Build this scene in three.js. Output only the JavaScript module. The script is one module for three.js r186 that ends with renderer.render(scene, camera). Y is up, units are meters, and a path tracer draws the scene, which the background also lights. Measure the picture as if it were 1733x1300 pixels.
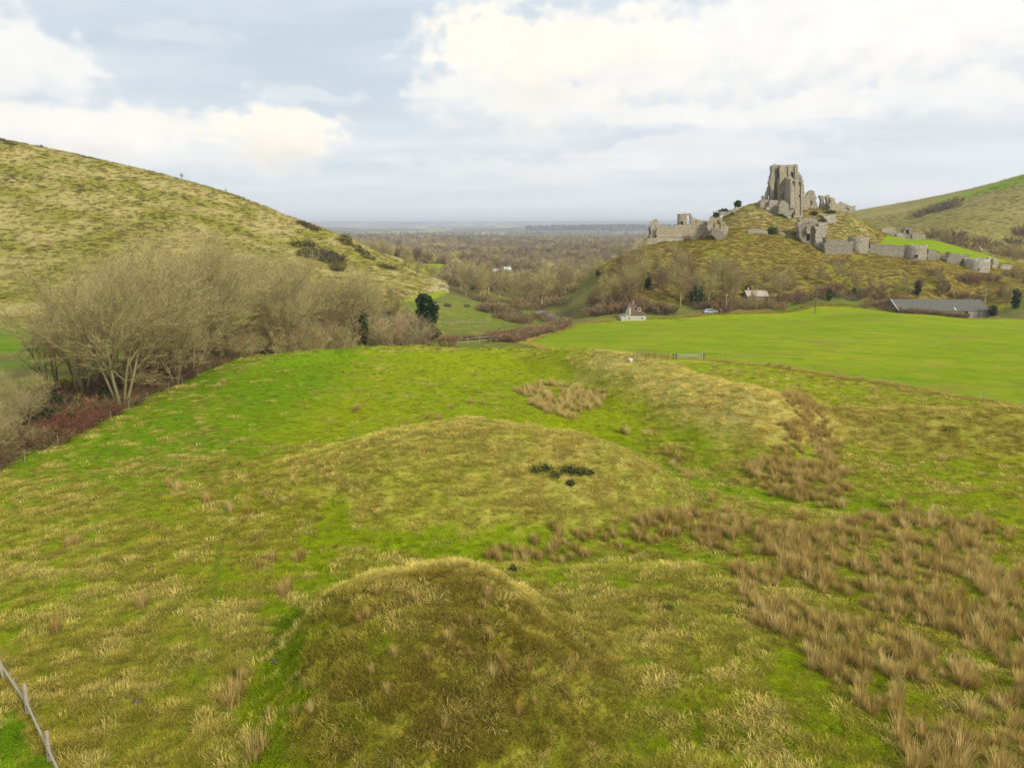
import * as THREE from 'three';
import { mergeGeometries, mergeVertices } from 'three/addons/utils/BufferGeometryUtils.js';

// ---------------------------------------------------------------- camera, sun, exposure
const W = 1024, H = 769;
const EYE = 22, PITCH = Math.atan(267 / 1300), FOCAL = 1300;      // camera height above the meadow; pitch; focal length for a picture 1300 high
const scene = new THREE.Scene();
const camera = new THREE.PerspectiveCamera(2 * Math.atan(650 / FOCAL) * 180 / Math.PI, W / H, 0.5, 40000);
camera.position.set(0, EYE, 0);
camera.rotation.x = -PITCH;
camera.updateMatrixWorld();
scene.add(camera);
const renderer = new THREE.WebGLRenderer({ antialias: true });
renderer.setSize(W, H);
renderer.toneMapping = THREE.LinearToneMapping;
renderer.toneMappingExposure = 1.1;
renderer.shadowMap.enabled = true;
renderer.shadowMap.type = THREE.PCFSoftShadowMap;
const sunDir = new THREE.Vector3(0.58, 0.58, 0.60).normalize();   // hazy afternoon sun to the right and a little behind
const sun = new THREE.DirectionalLight(new THREE.Color(1, 0.93, 0.80), 3.6);
sun.position.copy(sunDir).multiplyScalar(600).add(new THREE.Vector3(60, 0, -230));
sun.target.position.set(60, 0, -230);
sun.castShadow = true;
sun.shadow.radius = 18;
sun.shadow.mapSize.set(4096, 4096);
Object.assign(sun.shadow.camera, { left: -420, right: 420, top: 420, bottom: -420, near: 10, far: 1400 });
scene.add(sun, sun.target);

// ---------------------------------------------------------------- numbers
function rng(seed) { let a = seed >>> 0; return () => { a |= 0; a = a + 0x6D2B79F5 | 0; let t = Math.imul(a ^ a >>> 15, 1 | a); t = t + Math.imul(t ^ t >>> 7, 61 | t) ^ t; return ((t ^ t >>> 14) >>> 0) / 4294967296; }; }
const clamp = (x, a = 0, b = 1) => x < a ? a : x > b ? b : x;
const lerp = (a, b, t) => a + (b - a) * t;
const sstep = (a, b, x) => { const t = clamp((x - a) / (b - a)); return t * t * (3 - 2 * t); };
const PERM = (() => { const r = rng(7), p = new Uint8Array(512), q = [...Array(256).keys()]; for (let i = 255; i > 0; i--) { const j = Math.floor(r() * (i + 1)); [q[i], q[j]] = [q[j], q[i]]; } for (let i = 0; i < 512; i++) p[i] = q[i & 255]; return p; })();
const GX = new Float32Array(256), GY = new Float32Array(256); for (let i = 0; i < 256; i++) { GX[i] = Math.cos(i * 2.399963); GY[i] = Math.sin(i * 2.399963); }
function noise(x, y) {                                             // gradient noise, about -1..1
  const xi = Math.floor(x), yi = Math.floor(y), fx = x - xi, fy = y - yi, X = xi & 255, Y = yi & 255;
  const u = fx * fx * fx * (fx * (fx * 6 - 15) + 10), v = fy * fy * fy * (fy * (fy * 6 - 15) + 10);
  const a = PERM[PERM[X] + Y], b = PERM[PERM[X + 1 & 255] + Y], c = PERM[PERM[X] + (Y + 1 & 255)], d = PERM[PERM[X + 1 & 255] + (Y + 1 & 255)];
  const n0 = GX[a] * fx + GY[a] * fy, n1 = GX[b] * (fx - 1) + GY[b] * fy, n2 = GX[c] * fx + GY[c] * (fy - 1), n3 = GX[d] * (fx - 1) + GY[d] * (fy - 1);
  return 1.45 * (n0 + u * (n1 - n0) + v * (n2 + u * (n3 - n2) - n0 - u * (n1 - n0)));
}
function fbm(x, y, oct = 4, gain = 0.5) { let s = 0, a = 1, t = 0; for (let i = 0; i < oct; i++) { s += a * noise(x, y); t += a; a *= gain; const q = x * 1.63 - y * 1.17; y = x * 1.17 + y * 1.63 + 11.3; x = q + 5.7; } return s / t; }

// picture coordinates of the survey (1733 x 1300) to places: at a forward distance, or at a height
function ray(px, py) { const u = (px - 866.5) / FOCAL, v = (650 - py) / FOCAL, c = Math.cos(PITCH), s = Math.sin(PITCH); return [u, v * c - s, c + v * s]; }
function at(px, py, D) { const [u, dy, dz] = ray(px, py), t = D / dz; return [u * t, EYE + dy * t, D]; }       // [x, y, forward]
function atY(px, py, y) { const [u, dy, dz] = ray(px, py), t = (y - EYE) / dy; return [u * t, y, dz * t]; }

// ---------------------------------------------------------------- sky: air and clouds as an equirectangular picture
{
  const SW = 3072, SH = 1536, data = new Float32Array(SW * SH * 4);
  const deg = 180 / Math.PI;
  const dirOf = (px, py) => { const [u, dy, dz] = ray(px, py); return [Math.atan2(u, dz) * deg, Math.atan2(dy, Math.hypot(u, dz)) * deg]; };
  // cumulus banks: centre and half-size in degrees, strength, warmth
  const puffs = [];
  const puff = (px, py, rx, ry, s, warm) => { const [a, e] = dirOf(px, py); puffs.push([a, e, rx / 22.7, ry / 22.7, s, warm]); };
  puff(180, 232, 250, 46, 1.0, 0.35); puff(330, 222, 170, 40, 0.8, 0.5); puff(460, 236, 120, 58, 1.15, 0.9); puff(30, 118, 120, 80, 0.8, 0.15);
  puff(250, 270, 260, 45, 0.55, 0.2); puff(510, 168, 95, 22, 0.35, 0.2); puff(300, 70, 90, 22, 0.25, 0.2);
  puff(880, 105, 190, 95, 1.1, 0.8); puff(1010, 95, 190, 80, 1.0, 0.7); puff(800, 165, 150, 70, 0.75, 0.45); puff(960, 190, 140, 55, 0.7, 0.85); puff(1080, 130, 150, 80, 0.8, 0.5);
  puff(1330, 90, 260, 110, 0.85, 0.2); puff(1600, 60, 260, 110, 0.95, 0.1); puff(1250, 205, 220, 40, 0.7, 0.2); puff(1560, 175, 260, 40, 0.7, 0.1); puff(1120, 265, 320, 26, 0.45, 0.1); puff(880, 290, 260, 24, 0.35, 0.1);
  const r = rng(41);
  for (let i = 0; i < 90; i++) {                                    // the same kind of sky all the way round
    const a = 40 + r() * 280, e = 3 + 60 * r() * r(); puffs.push([a > 180 ? a - 360 : a, e, 4 + r() * 9, 1.5 + r() * 3.5, 0.4 + r() * 0.7, r() * 0.8]);
  }
  for (let i = 0; i < 30; i++) puffs.push([-40 + r() * 80, 24 + r() * 45, 5 + r() * 9, 2 + r() * 4, 0.4 + r() * 0.7, r() * 0.7]);
  const bins = [...Array(72)].map(() => []);
  for (const p of puffs) for (let b = 0; b < 72; b++) { let d = Math.abs(-180 + b * 5 + 2.5 - p[0]); if (d > 180) d = 360 - d; if (d < p[2] * 1.7 + 4) bins[b].push(p); }
  for (let j = SH / 2 - 2; j < SH; j++) {
    const el = ((j + 0.5) / SH - 0.5) * 180, ce = Math.cos(el / deg), se = Math.max(0.0, Math.sin(el / deg));
    for (let i = 0; i < SW; i++) {
      let az = (((i + 0.5) / SW) - 0.5) * 360 + 90; if (az > 180) az -= 360;      // 0 is straight ahead, positive to the right
      const k = (j * SW + i) * 4, ca = Math.cos(az / deg), sa = Math.sin(az / deg);
      // pale winter blue, paler to the horizon
      const t = Math.pow(clamp(el / 60), 0.55), hz = Math.exp(-Math.max(0, el) / 5);
      let R = lerp(0.62, 0.51, t) + 0.28 * hz, G = lerp(0.71, 0.63, t) + 0.22 * hz, B = lerp(0.80, 0.775, t) + 0.16 * hz;
      // thin high veil, drawn out in layers near the horizon
      const q = 1 / (se + 0.13), X = sa * ce * q, Z = ca * ce * q;
      const veilN = fbm(X * 0.85 + 3.1, Z * 1.9 - 7.7, 5, 0.55);
      const side = 0.5 + 0.5 * Math.sin((az - 12) / deg * 2.0);
      const veil = clamp(0.16 + 0.36 * side + veilN * 0.75) * 0.85;
      R = lerp(R, 0.99, veil); G = lerp(G, 1.0, veil); B = lerp(B, 1.0, veil);
      // cumulus
      let den = 0, wrm = 0, under = 0;
      const cell = bins[Math.floor((az + 180) / 5) % 72];
      if (cell.length) {
        const wx = fbm(az * 0.16 + 9, el * 0.24, 4) * 3.2, wy = fbm(az * 0.16 - 31, el * 0.24 + 17, 4) * 1.9;
        const fine = fbm(az * 0.55, el * 0.75 + 40, 4, 0.55);
        for (const p of cell) {
          let da = az - p[0]; if (da > 180) da -= 360; if (da < -180) da += 360; if (da > p[2] * 2.2 + 4 || da < -p[2] * 2.2 - 4) continue;
          const de = el - p[1], f = de > 0 ? 1 : 0.8, x = (da + wx) / p[2], y = (de + wy) / (p[3] * f), m = 1 - Math.sqrt(x * x + y * y) + fine * 0.42;
          if (m <= -0.1) continue;
          const edge = de > 0 ? sstep(-0.06, 0.36, m) : sstep(-0.1, 0.85, m), w = edge * p[4];
          den = 1 - (1 - den) * (1 - Math.min(0.97, w)); wrm = Math.max(wrm, w * p[5]); under = Math.max(under, w * sstep(0.1, -0.9, de / p[3] + fine * 0.5));
        }
      }
      if (den > 0) {
        const br = 1.0 - 0.15 * under + 0.06 * fbm(az * 0.3 + 70, el * 0.5, 3);
        const cr = (1.03 + 0.02 * wrm) * br, cg = (1.02 - 0.015 * wrm) * br, cb = (1.0 - 0.10 * wrm + 0.03 * under) * br;
        R = lerp(R, cr, den); G = lerp(G, cg, den); B = lerp(B, cb, den);
      }
      data[k] = R * 0.935; data[k + 1] = G * 0.93; data[k + 2] = B * 0.915; data[k + 3] = 1;
    }
  }
  for (let j = 0; j < SH / 2 - 2; j++) for (let i = 0; i < SW; i++) { const k = (j * SW + i) * 4; data[k] = 0.30; data[k + 1] = 0.31; data[k + 2] = 0.24; data[k + 3] = 1; }
  const tex = new THREE.DataTexture(data, SW, SH, THREE.RGBAFormat, THREE.FloatType);
  tex.mapping = THREE.EquirectangularReflectionMapping; tex.colorSpace = THREE.LinearSRGBColorSpace; tex.magFilter = THREE.LinearFilter; tex.minFilter = THREE.LinearFilter; tex.wrapS = THREE.RepeatWrapping; tex.needsUpdate = true;
  scene.background = tex; scene.environment = tex;
}
console.log('sky done');
// ---------------------------------------------------------------- terrain: heights
const warp = (X, D) => { const q = Math.max(D, -20) + 45; return [X / q, Math.log(q / 100)]; };
const CP = [];                                                      // surveyed spot heights [x, forward, y]
const S = (px, py, D) => { const p = at(px, py, D); CP.push([p[0], p[2], p[1]]); };
const Y = (X, D, y) => CP.push([X, D, y]);
for (const [X, D] of [[-60, -10], [0, -10], [60, -10], [-22, 20], [0, 20], [25, 20], [-20, 45], [5, 45], [35, 45], [-35, 60], [60, 55], [-10, 75], [20, 75], [45, 75], [-25, 95], [8, 95]]) Y(X, D, 0);
Y(-40, 72, -0.5); Y(-52, 72, -1.6); Y(-42, 97, -0.4); Y(-54, 97, -1.8); Y(-46, 125, -0.8); Y(-58, 125, -2.5); Y(-72, 90, -2.5); Y(-80, 60, -2.0); Y(-48, 152, -3.5); Y(-60, 160, -4);
Y(-15, 120, 0.2); Y(10, 112, 0); Y(-20, 137, -0.5); Y(-25, 150, -3.5); Y(0, 150, -3); Y(20, 135, -1.4); Y(35, 100, -1.2); Y(66, 97, -1); Y(57, 114, -1.5); Y(32, 142, -2.2); Y(90, 80, -0.6); Y(110, 110, -1.2);
Y(15, 170, -4.0); Y(45, 180, -3.2); Y(90, 180, -2.8); Y(130, 170, -2.8); Y(20, 205, -6.2); Y(60, 215, -4.8); Y(110, 225, -3.6); Y(21, 236, -7.5); Y(48, 237, -6.8); Y(75, 243, -5.6); Y(101, 254, -5.2); Y(125, 245, -5.2); Y(146, 227, -5.1); Y(170, 205, -4.6);
Y(-100, 120, -4); Y(-102, 171, -5); Y(-160, 190, -5); Y(-90, 210, -6); Y(-60, 190, -6.5); Y(-40, 190, -8); Y(-10, 190, -6.5);
Y(-23, 253, -12.2); Y(-45, 235, -10.5); Y(0, 245, -11); Y(-75, 245, -9); Y(15, 262, -10); Y(5, 290, -13); Y(22, 300, -13.5); Y(25, 340, -14.5); Y(0, 350, -15); Y(20, 420, -15.5);
// the steep hill on the left
S(-200, 530, 215); S(-200, 330, 330); S(-200, 190, 420); S(0, 530, 235); S(0, 450, 290); S(0, 380, 335); S(0, 300, 385); S(0, 238, 430); S(120, 520, 242); S(120, 420, 315); S(120, 340, 370); S(120, 262, 428);
S(250, 516, 255); S(250, 420, 325); S(250, 350, 380); S(250, 291, 428); S(400, 508, 272); S(400, 440, 325); S(400, 385, 375); S(400, 333, 425); S(500, 505, 285); S(500, 450, 335); S(500, 410, 378); S(500, 372, 420);
S(570, 505, 292); S(570, 455, 345); S(570, 422, 378); S(572, 396, 408); S(620, 502, 300); S(620, 460, 345); S(622, 421, 392); S(665, 500, 305); S(665, 470, 345); S(665, 446, 378); S(703, 505, 310); S(703, 487, 335); S(703, 470, 362);
S(740, 491, 342); S(770, 515, 305); S(800, 512, 318); S(843, 538, 288); S(760, 540, 272); S(810, 548, 268);
Y(-330, 480, 74); Y(-240, 480, 52); Y(-160, 480, 32); Y(-110, 460, 14); Y(-70, 430, 0); Y(-260, 560, 50); Y(-150, 560, 22); Y(-80, 520, 0); Y(-200, 700, 10); Y(-420, 800, 20); Y(-420, 500, 92); Y(-380, 390, 70); Y(-320, 280, 22);
S(730, 478, 432); S(735, 444, 520); S(690, 452, 520); S(780, 452, 520); S(740, 452, 600); Y(-40, 700, -13); Y(60, 520, -15); Y(60, 700, -15); Y(150, 700, -12); Y(0, 1000, -15.5); Y(200, 1000, -15); Y(-250, 1000, -12); Y(0, 1800, -16); Y(500, 1800, -15); Y(-600, 1800, -14);
// the castle hill
Y(30, 268, -9.5); Y(36, 285, -6); S(955, 490, 300); S(1000, 463, 302); S(1045, 439, 306); S(1090, 419, 312); S(1050, 500, 266); S(1050, 468, 284); S(1120, 500, 264); S(1120, 455, 288); S(1120, 424, 305); S(1200, 500, 263); S(1200, 455, 283); S(1200, 418, 300);
S(1160, 414, 308); S(1225, 404, 306); Y(66, 325, 19); Y(85, 325, 20.2); Y(72, 345, 21); Y(58, 345, 16); Y(95, 345, 23.5); Y(45, 340, 4); Y(60, 375, 3); Y(100, 385, 5); Y(140, 390, 6); Y(40, 380, -11);
S(1290, 500, 264); S(1290, 455, 282); S(1290, 418, 298); S(1240, 392, 311); S(1300, 397, 309); S(1350, 407, 302); S(1345, 455, 281); S(1345, 500, 264); S(1400, 495, 262); S(1400, 462, 277); S(1400, 431, 297);
S(1215, 372, 330); S(1235, 363, 332); S(1255, 347, 334); S(1275, 343, 338); S(1292, 344, 334); S(1262, 372, 322); S(1300, 372, 324); S(1290, 388, 315); S(1325, 366, 323); S(1335, 384, 315); S(1345, 396, 311); S(1330, 358, 332); S(1345, 352, 342); S(1300, 345, 350);
S(1365, 366, 330); S(1385, 353, 338); S(1415, 356, 338); S(1442, 361, 340); S(1400, 380, 322); S(1430, 385, 322); S(1460, 374, 340); S(1480, 386, 340); S(1500, 399, 338); S(1440, 405, 311); S(1470, 405, 316); S(1405, 402, 308); Y(135, 360, 27); Y(150, 362, 20); Y(110, 362, 22);
S(1440, 432, 298); S(1475, 431, 301); S(1440, 468, 278); S(1500, 470, 276); S(1540, 443, 300); S(1575, 440, 301); S(1640, 458, 299); S(1685, 462, 299); S(1560, 475, 274); S(1600, 482, 272); S(1700, 490, 268); S(1480, 505, 262); Y(125, 250, -5.6); Y(140, 247, -6.2); Y(158, 247, -6.2); Y(141, 258, -6); Y(128, 266, -5.4); Y(155, 267, -5); Y(175, 240, -5.4); S(1733, 505, 245);
S(1485, 412, 318); S(1540, 413, 318); S(1600, 428, 315); S(1650, 440, 314); S(1690, 446, 314); S(1520, 404, 345); S(1570, 404, 348); S(1620, 419, 342); S(1660, 428, 337); S(1720, 444, 325); S(1760, 455, 310);
Y(175, 385, 5); Y(215, 375, 3); Y(245, 345, 0); Y(220, 300, -2); Y(190, 420, 5); Y(260, 420, 4); Y(240, 260, -5); Y(130, 430, 4);
// the hill to the right
S(1560, 398, 480); S(1640, 402, 470); S(1733, 425, 470); S(1640, 380, 540); S(1733, 380, 550); S(1733, 297, 700); S(1660, 325, 690); S(1600, 345, 690); S(1530, 361, 690); S(1465, 372, 690); S(1410, 388, 690); S(1850, 262, 700); S(1850, 380, 540); S(2000, 240, 690);
Y(380, 850, 40); Y(280, 850, 22); Y(560, 850, 70); Y(480, 1000, 30); Y(420, 350, 10); Y(330, 300, -2); Y(600, 500, 60); Y(230, 560, 5);
for (const [X, D] of [[-2000, 2500], [2500, 2500], [0, 4000], [-3000, 5000], [3500, 5000], [0, 8000], [-6000, 9000], [6000, 9000]]) Y(X, D, -17);
const RB = (() => {                                                 // multiquadric surface through the spot heights
  const n = CP.length, P = CP.map(([X, D]) => warp(X, D)), c2 = 0.0016, A = [];
  for (let i = 0; i < n; i++) { const row = new Float64Array(n + 2); for (let j = 0; j < n; j++) row[j] = -Math.sqrt((P[i][0] - P[j][0]) ** 2 + (P[i][1] - P[j][1]) ** 2 + c2) + (i === j ? 0.002 : 0); row[n] = 1; row[n + 1] = CP[i][2]; A.push(row); }
  const last = new Float64Array(n + 2); for (let j = 0; j < n; j++) last[j] = 1; A.push(last);
  const N = n + 1;
  for (let k = 0; k < N; k++) {
    let p = k; for (let i = k + 1; i < N; i++) if (Math.abs(A[i][k]) > Math.abs(A[p][k])) p = i;
    [A[k], A[p]] = [A[p], A[k]];
    for (let i = k + 1; i < N; i++) { const f = A[i][k] / A[k][k]; if (f) for (let j = k; j <= N; j++) A[i][j] -= f * A[k][j]; }
  }
  const w = new Float64Array(N); for (let k = N - 1; k >= 0; k--) { let s = A[k][N]; for (let j = k + 1; j < N; j++) s -= A[k][j] * w[j]; w[k] = s / A[k][k]; }
  const pa = Float64Array.from(P, p => p[0]), pb = Float64Array.from(P, p => p[1]);
  return (X, D) => { const [a, b] = warp(X, D); let s = w[n]; for (let j = 0; j < n; j++) { const da = a - pa[j], db = b - pb[j]; s -= w[j] * Math.sqrt(da * da + db * db + c2); } return s; };
})();
// distance to a polyline and place along it
function toLine(X, D, pts) { let best = 1e9, side = 0, along = 0, run = 0, bestAlong = 0; for (let i = 0; i < pts.length - 1; i++) { const [x0, d0] = pts[i], [x1, d1] = pts[i + 1], ex = x1 - x0, ed = d1 - d0, L = Math.hypot(ex, ed), t = clamp(((X - x0) * ex + (D - d0) * ed) / (L * L)), qx = X - x0 - t * ex, qd = D - d0 - t * ed, d = Math.hypot(qx, qd); if (d < best) { best = d; side = Math.sign(ex * qd - ed * qx) || 1; bestAlong = run + t * L; } run += L; } return [best, side, bestAlong]; }
const bump = t => t >= 1 ? 0 : (1 - t * t) * (1 - t * t);
const BANK = [[-45, 112], [-42, 124], [-34, 131], [-20, 134], [-6, 132], [5, 125], [13, 114], [19, 103], [22.8, 93], [25.2, 86], [26.8, 80.5]];
const MOUND_D = [[36, 85], [43, 81], [52, 77.5], [64, 73], [82, 68]];
const DITCH_C = [[8, 62], [14, 69], [18, 75], [16, 84]];
function mounds(X, D) {
  let h = 0;
  { const dx = (X + 4.7 + 0.9 * noise(D / 5, 3)) / (X < -4.7 ? 8.9 : 10.2), dz = (D - 36) / (D < 36 ? 15 : 8.5), r = Math.hypot(dx, dz); if (r < 1) h += (4.2 + 0.5 * fbm(X / 4.5 + 3, D / 4.5, 2)) * Math.pow(1 - Math.pow(r, 2.5), 1.6); }
  { const dx = (X + 2.5) / (X < -2.5 ? 21 : 17), dz = (D - 66) / (D < 66 ? 13.5 : 12); h += 4.5 * Math.pow(bump(Math.hypot(dx, dz)), 0.6); }
  { const [d, s, a] = toLine(X, D, BANK), w = s > 0 ? lerp(8, 9, sstep(60, 110, a)) : lerp(6, 10.5, sstep(75, 100, a)), H = lerp(1.5, 4.6, sstep(45, 92, a)) * sstep(-4, 14, a) * (1 - 0.3 * sstep(112, 126, a)); h += H * Math.pow(bump(d / w), 0.8); }
  { const [d, , a] = toLine(X, D, MOUND_D); h += lerp(2.4, 3.7, sstep(0, 25, a)) * Math.pow(bump(d / 9), 0.8); }
  h += 1.0 * bump(Math.hypot((X - 36) / 12, (D - 106) / 9));
  h -= 1.0 * bump(Math.hypot((X - 30) / 10, (D - 96) / 5)) + 1.2 * bump(Math.hypot((X - 4) / 20, (D - 50.5) / 4.5));
  { const [d] = toLine(X, D, [[6, 82], [12, 77], [16, 70], [20, 63], [28, 59]]); h -= 0.9 * bump(d / 4.5); }
  { const [d] = toLine(X, D, [[-13.6, 50], [-13, 42], [-11.4, 35], [-10, 28]]); h -= 0.5 * bump(d / 2.6); }
  h -= 0.9 * bump(Math.hypot((X + 8) / 30, (D - 105) / 24));
  h += 0.6 * fbm(X / 6 + 13, D / 6, 3) * clamp(0.4 + h * 0.3);
  return h;
}
const FAR = [[3900, 5400, 2600, 700, 36], [1000, 5900, 1500, 600, 33], [-2300, 6500, 1900, 700, 34], [-4600, 9400, 3200, 900, 46], [2200, 14000, 9000, 1000, 84], [-6300, 14300, 7000, 1000, 80], [8000, 13800, 5400, 1200, 110], [300, 10500, 2500, 500, 52], [-700, 2200, 700, 200, 7], [900, 1500, 400, 150, 6], [600, 3300, 900, 260, 10], [-1500, 3900, 900, 300, 12]];
const HCACHE = new Map();
function height(X, D) {
  let h = D > 2500 ? -17 + (RB(X * 2500 / D, 2500) + 17) * Math.exp((2500 - D) / 700) : RB(X, D);
  if (D < 170 && X > -70) h += mounds(X, D);
  if (D > 1100) for (const f of FAR) { const q = ((X - f[0]) / f[2]) ** 2 + ((D - f[1]) / f[3]) ** 2; if (q < 9) h += f[4] * Math.exp(-q); }
  if (D > 1100) h += 4 * fbm(X / 900, D / 500, 3) * sstep(1100, 2500, D);
  return h;
}
const g = (X, D) => height(X, D);
// the first point of the ground that a survey pixel falls on
function hit(px, py, from = 18, to = 2500) { const [u, dy, dz] = ray(px, py); let D0 = from; for (let D = from; D < to; D += Math.max(0.25, D * 0.006)) { const t = D / dz; if (EYE + dy * t < g(u * t, D)) { let a = D0, b = D; for (let k = 0; k < 12; k++) { const m = (a + b) / 2, tm = m / dz; EYE + dy * tm < g(u * tm, m) ? b = m : a = m; } return [u * b / dz, g(u * b / dz, b), b]; } D0 = D; } return null; }
// ---------------------------------------------------------------- terrain: what grows where
function inside(X, D, poly) { let c = false; for (let i = 0, j = poly.length - 1; i < poly.length; j = i++) { const [a, b] = poly[i], [e, f] = poly[j]; if ((b > D) !== (f > D) && X < (e - a) * (D - b) / (f - b) + a) c = !c; } return c; }
const FIELD = [[160, -40], [100, 40], [66.3, 96.8], [56.9, 114.4], [45, 131], [32.4, 142.5], [22, 147], [11, 152], [3, 181], [8, 207], [20, 236], [35, 239], [48, 241], [75, 246], [101, 257], [125, 249], [146, 229.5], [175, 204], [230, 165], [300, 100]];
const HILL_L = [[-900, 190], [-140, 228], [-75, 262], [-45, 290], [-32, 312], [-28, 345], [-34, 400], [-60, 460], [-90, 640], [-900, 900]];
const HILL_C = [[30, 262], [60, 256], [110, 262], [160, 250], [215, 238], [262, 300], [240, 388], [150, 402], [60, 392], [36, 350]];
const HILL_R = [[150, 405], [330, 380], [700, 380], [900, 1100], [150, 1100]];
const FIELD_L = [[-400, 160], [-62, 168], [-57, 205], [-80, 222], [-145, 216], [-400, 190]];
const RING = [[-42, 112], [-40, 122], [-33, 128], [-20, 131], [-7, 129], [3, 122], [10, 112], [15, 102], [17, 92], [14, 80], [4, 78.5], [-10, 77], [-24, 76], [-36, 86]];
const BAILEY = [[146, 309], [160, 313], [178, 315], [196, 314], [207, 320], [200, 336], [186, 343], [172, 344], [160, 334], [151, 320]];
const MOTTE = [[88, 318], [104, 313], [118, 312], [134, 310], [150, 318], [152, 345], [120, 362], [92, 350]];
const SCREE = [[-60, 296], [-30, 308], [-27, 350], [-36, 392], [-56, 356]];
const KNOLL = [[-52, 425], [-44, 520], [-62, 545], [-80, 525], [-72, 440]];
const SPUR = [[-28, 346], [-14, 322], [-7, 290], [-12, 270], [-34, 264], [-48, 282], [-38, 312]];
const PATHS = [[[-13.5, 56], [-13.6, 48], [-12.9, 42], [-11.2, 35], [-10, 30], [-9.8, 24]], [[6, 80], [11, 76], [14.5, 70], [18, 64.5], [24, 60.5], [32, 59]], [[-14, 53], [-6, 51.5], [2, 52]]];
const TRACK = [[-24, 68], [-23, 60], [-21.5, 54], [-19.2, 46.5], [-17, 39.5], [-15.5, 34.5]];
const near2 = (X, D, x, d, rx, rd) => Math.max(0, 1 - ((X - x) / rx) ** 2 - ((D - d) / rd) ** 2);
const RUSH_BEDS = [                                                 // outlines of the rush beds, forward and across
  ['in the wide rush bed spread beside the domed mound', [[14.5, 55.5], [17, 56.5], [21, 52.5], [25, 54.5], [28, 57], [36, 55], [36.5, 50.5], [33, 47], [36, 44], [31, 37], [30, 26], [16, 26], [17, 31], [14.5, 36], [13.5, 42], [14.3, 47], [16.5, 49], [13.5, 52]], 640],
  ['in the dense rush bed at the foot of the straw bank', [[21.3, 68], [22.3, 62.5], [25.7, 59.5], [28, 61], [30.5, 67], [33, 76], [33.6, 83.5], [30.5, 84], [28.8, 76], [25.5, 71.5]], 230],
  ['among the rushes growing inside the grassy ring', [[0, 104], [2, 108], [6, 110], [10, 104], [13, 98], [10, 92.5], [6.5, 86], [4, 90], [2.5, 96]], 170],
  ['in the ditch between the straw bank and the wire fence', [[28, 101], [33, 99], [37, 92], [41, 88], [39, 92], [36, 100], [31, 106], [27, 112]], 90],
  ['in the damp line of rushes behind the domed mound', [[-2, 50], [4, 50.5], [10, 52], [15.5, 53.5], [16, 56], [13.5, 58], [9, 55], [2, 52.5], [-3, 52]], 70],
];
// shares of straw, fresh green, and the kind of ground
function sward(X, D) {
  const n1 = fbm(X / 9 + 20, D / 9, 4), n2 = fbm(X / 2.2 - 40, D / 2.2 + 9, 3), n3 = fbm(X / 28, D / 28 + 60, 3);
  let straw = 0.27 + 0.55 * n1 + 0.6 * n2 + 0.25 * n3, deep = 0.25 + 0.5 * n3, brown = 0.16 + 0.45 * fbm(X / 5 + 77, D / 5, 3), pale = 0.1 + 0.35 * n3;
  const A = near2(X, D, -3.5, 35, 9.5, 12), B = near2(X, D, -3, 64, 19, 12.5);
  straw += 0.62 * Math.sqrt(A) + 0.58 * Math.sqrt(B); brown += 0.42 * sstep(-0.15, 0.95, A + 0.35 * n2 + 0.35 * n1) * sstep(0, 0.25, A) - 0.2 * Math.sqrt(B); { const rim = Math.exp(-(((D - 39.8 + 0.06 * (X + 5) * (X + 5)) / 1.5) ** 2)) * sstep(6.8, 4.8, Math.abs(X + 4.2)); pale += 0.9 * rim; brown -= 0.7 * rim; straw += 0.3 * rim; } pale += 0.45 * Math.sqrt(B) - 0.2 * Math.sqrt(A);
  { const [d, s, a] = toLine(X, D, BANK); if (a > 68) { const k = (1 - sstep(5, 10, d)) * sstep(68, 88, a); straw += (s < 0 ? 0.7 : 0.55) * k; pale += 0.75 * k + 0.4 * k * n2; brown -= 0.7 * k; } }
  { const [d] = toLine(X, D, MOUND_D); straw += 0.75 * (1 - sstep(6, 10, d)); pale += 0.25 * (1 - sstep(5, 10, d)); }
  if (D > 74 && D < 136 && inside(X, D, RING)) { straw -= 0.36; deep -= 0.12; }
  const lf = sstep(-20, -30, X); straw -= 0.16 * lf * sstep(60, 85, D); deep += 0.7 * lf * sstep(50, 75, D);
  straw += 0.22 * near2(X, D, -19, 36, 9, 12) + 0.30 * near2(X, D, -20, 58, 12, 10);
  for (const p of PATHS) { const [d] = toLine(X, D, p), k = 1 - sstep(0.5, 2.2, d + 1.1 * n2); straw -= 0.7 * k; deep += 0.12 * k; brown -= 0.4 * k; }
  { const [d] = toLine(X, D, TRACK), k = 1 - sstep(0.15, 0.7, d + 0.35 * n2); straw -= 0.4 * k; deep += 0.4 * k; }
  straw -= 0.3 * near2(X, D, 0, 78, 26, 4); 
  straw += 0.25 * near2(X, D, 6, 36, 8, 12) + 0.3 * sstep(48, 60, X) * sstep(85, 105, D);
  { const [d] = toLine(X, D, [[-28, 37], [-19.3, 28.5], [-15, 24]]); if (X < -15 && (D - 37) - (X + 28) * -0.95 < -0.4) { straw -= 1; deep += 1; } else straw += 0.5 * (1 - sstep(0.3, 0.8, d)); }
  return [clamp(straw), clamp(deep), clamp(brown), n1, n2, clamp(pale)];
}
function mixc(out, c, k) { out[0] += (c[0] - out[0]) * k; out[1] += (c[1] - out[1]) * k; out[2] += (c[2] - out[2]) * k; }
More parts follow.
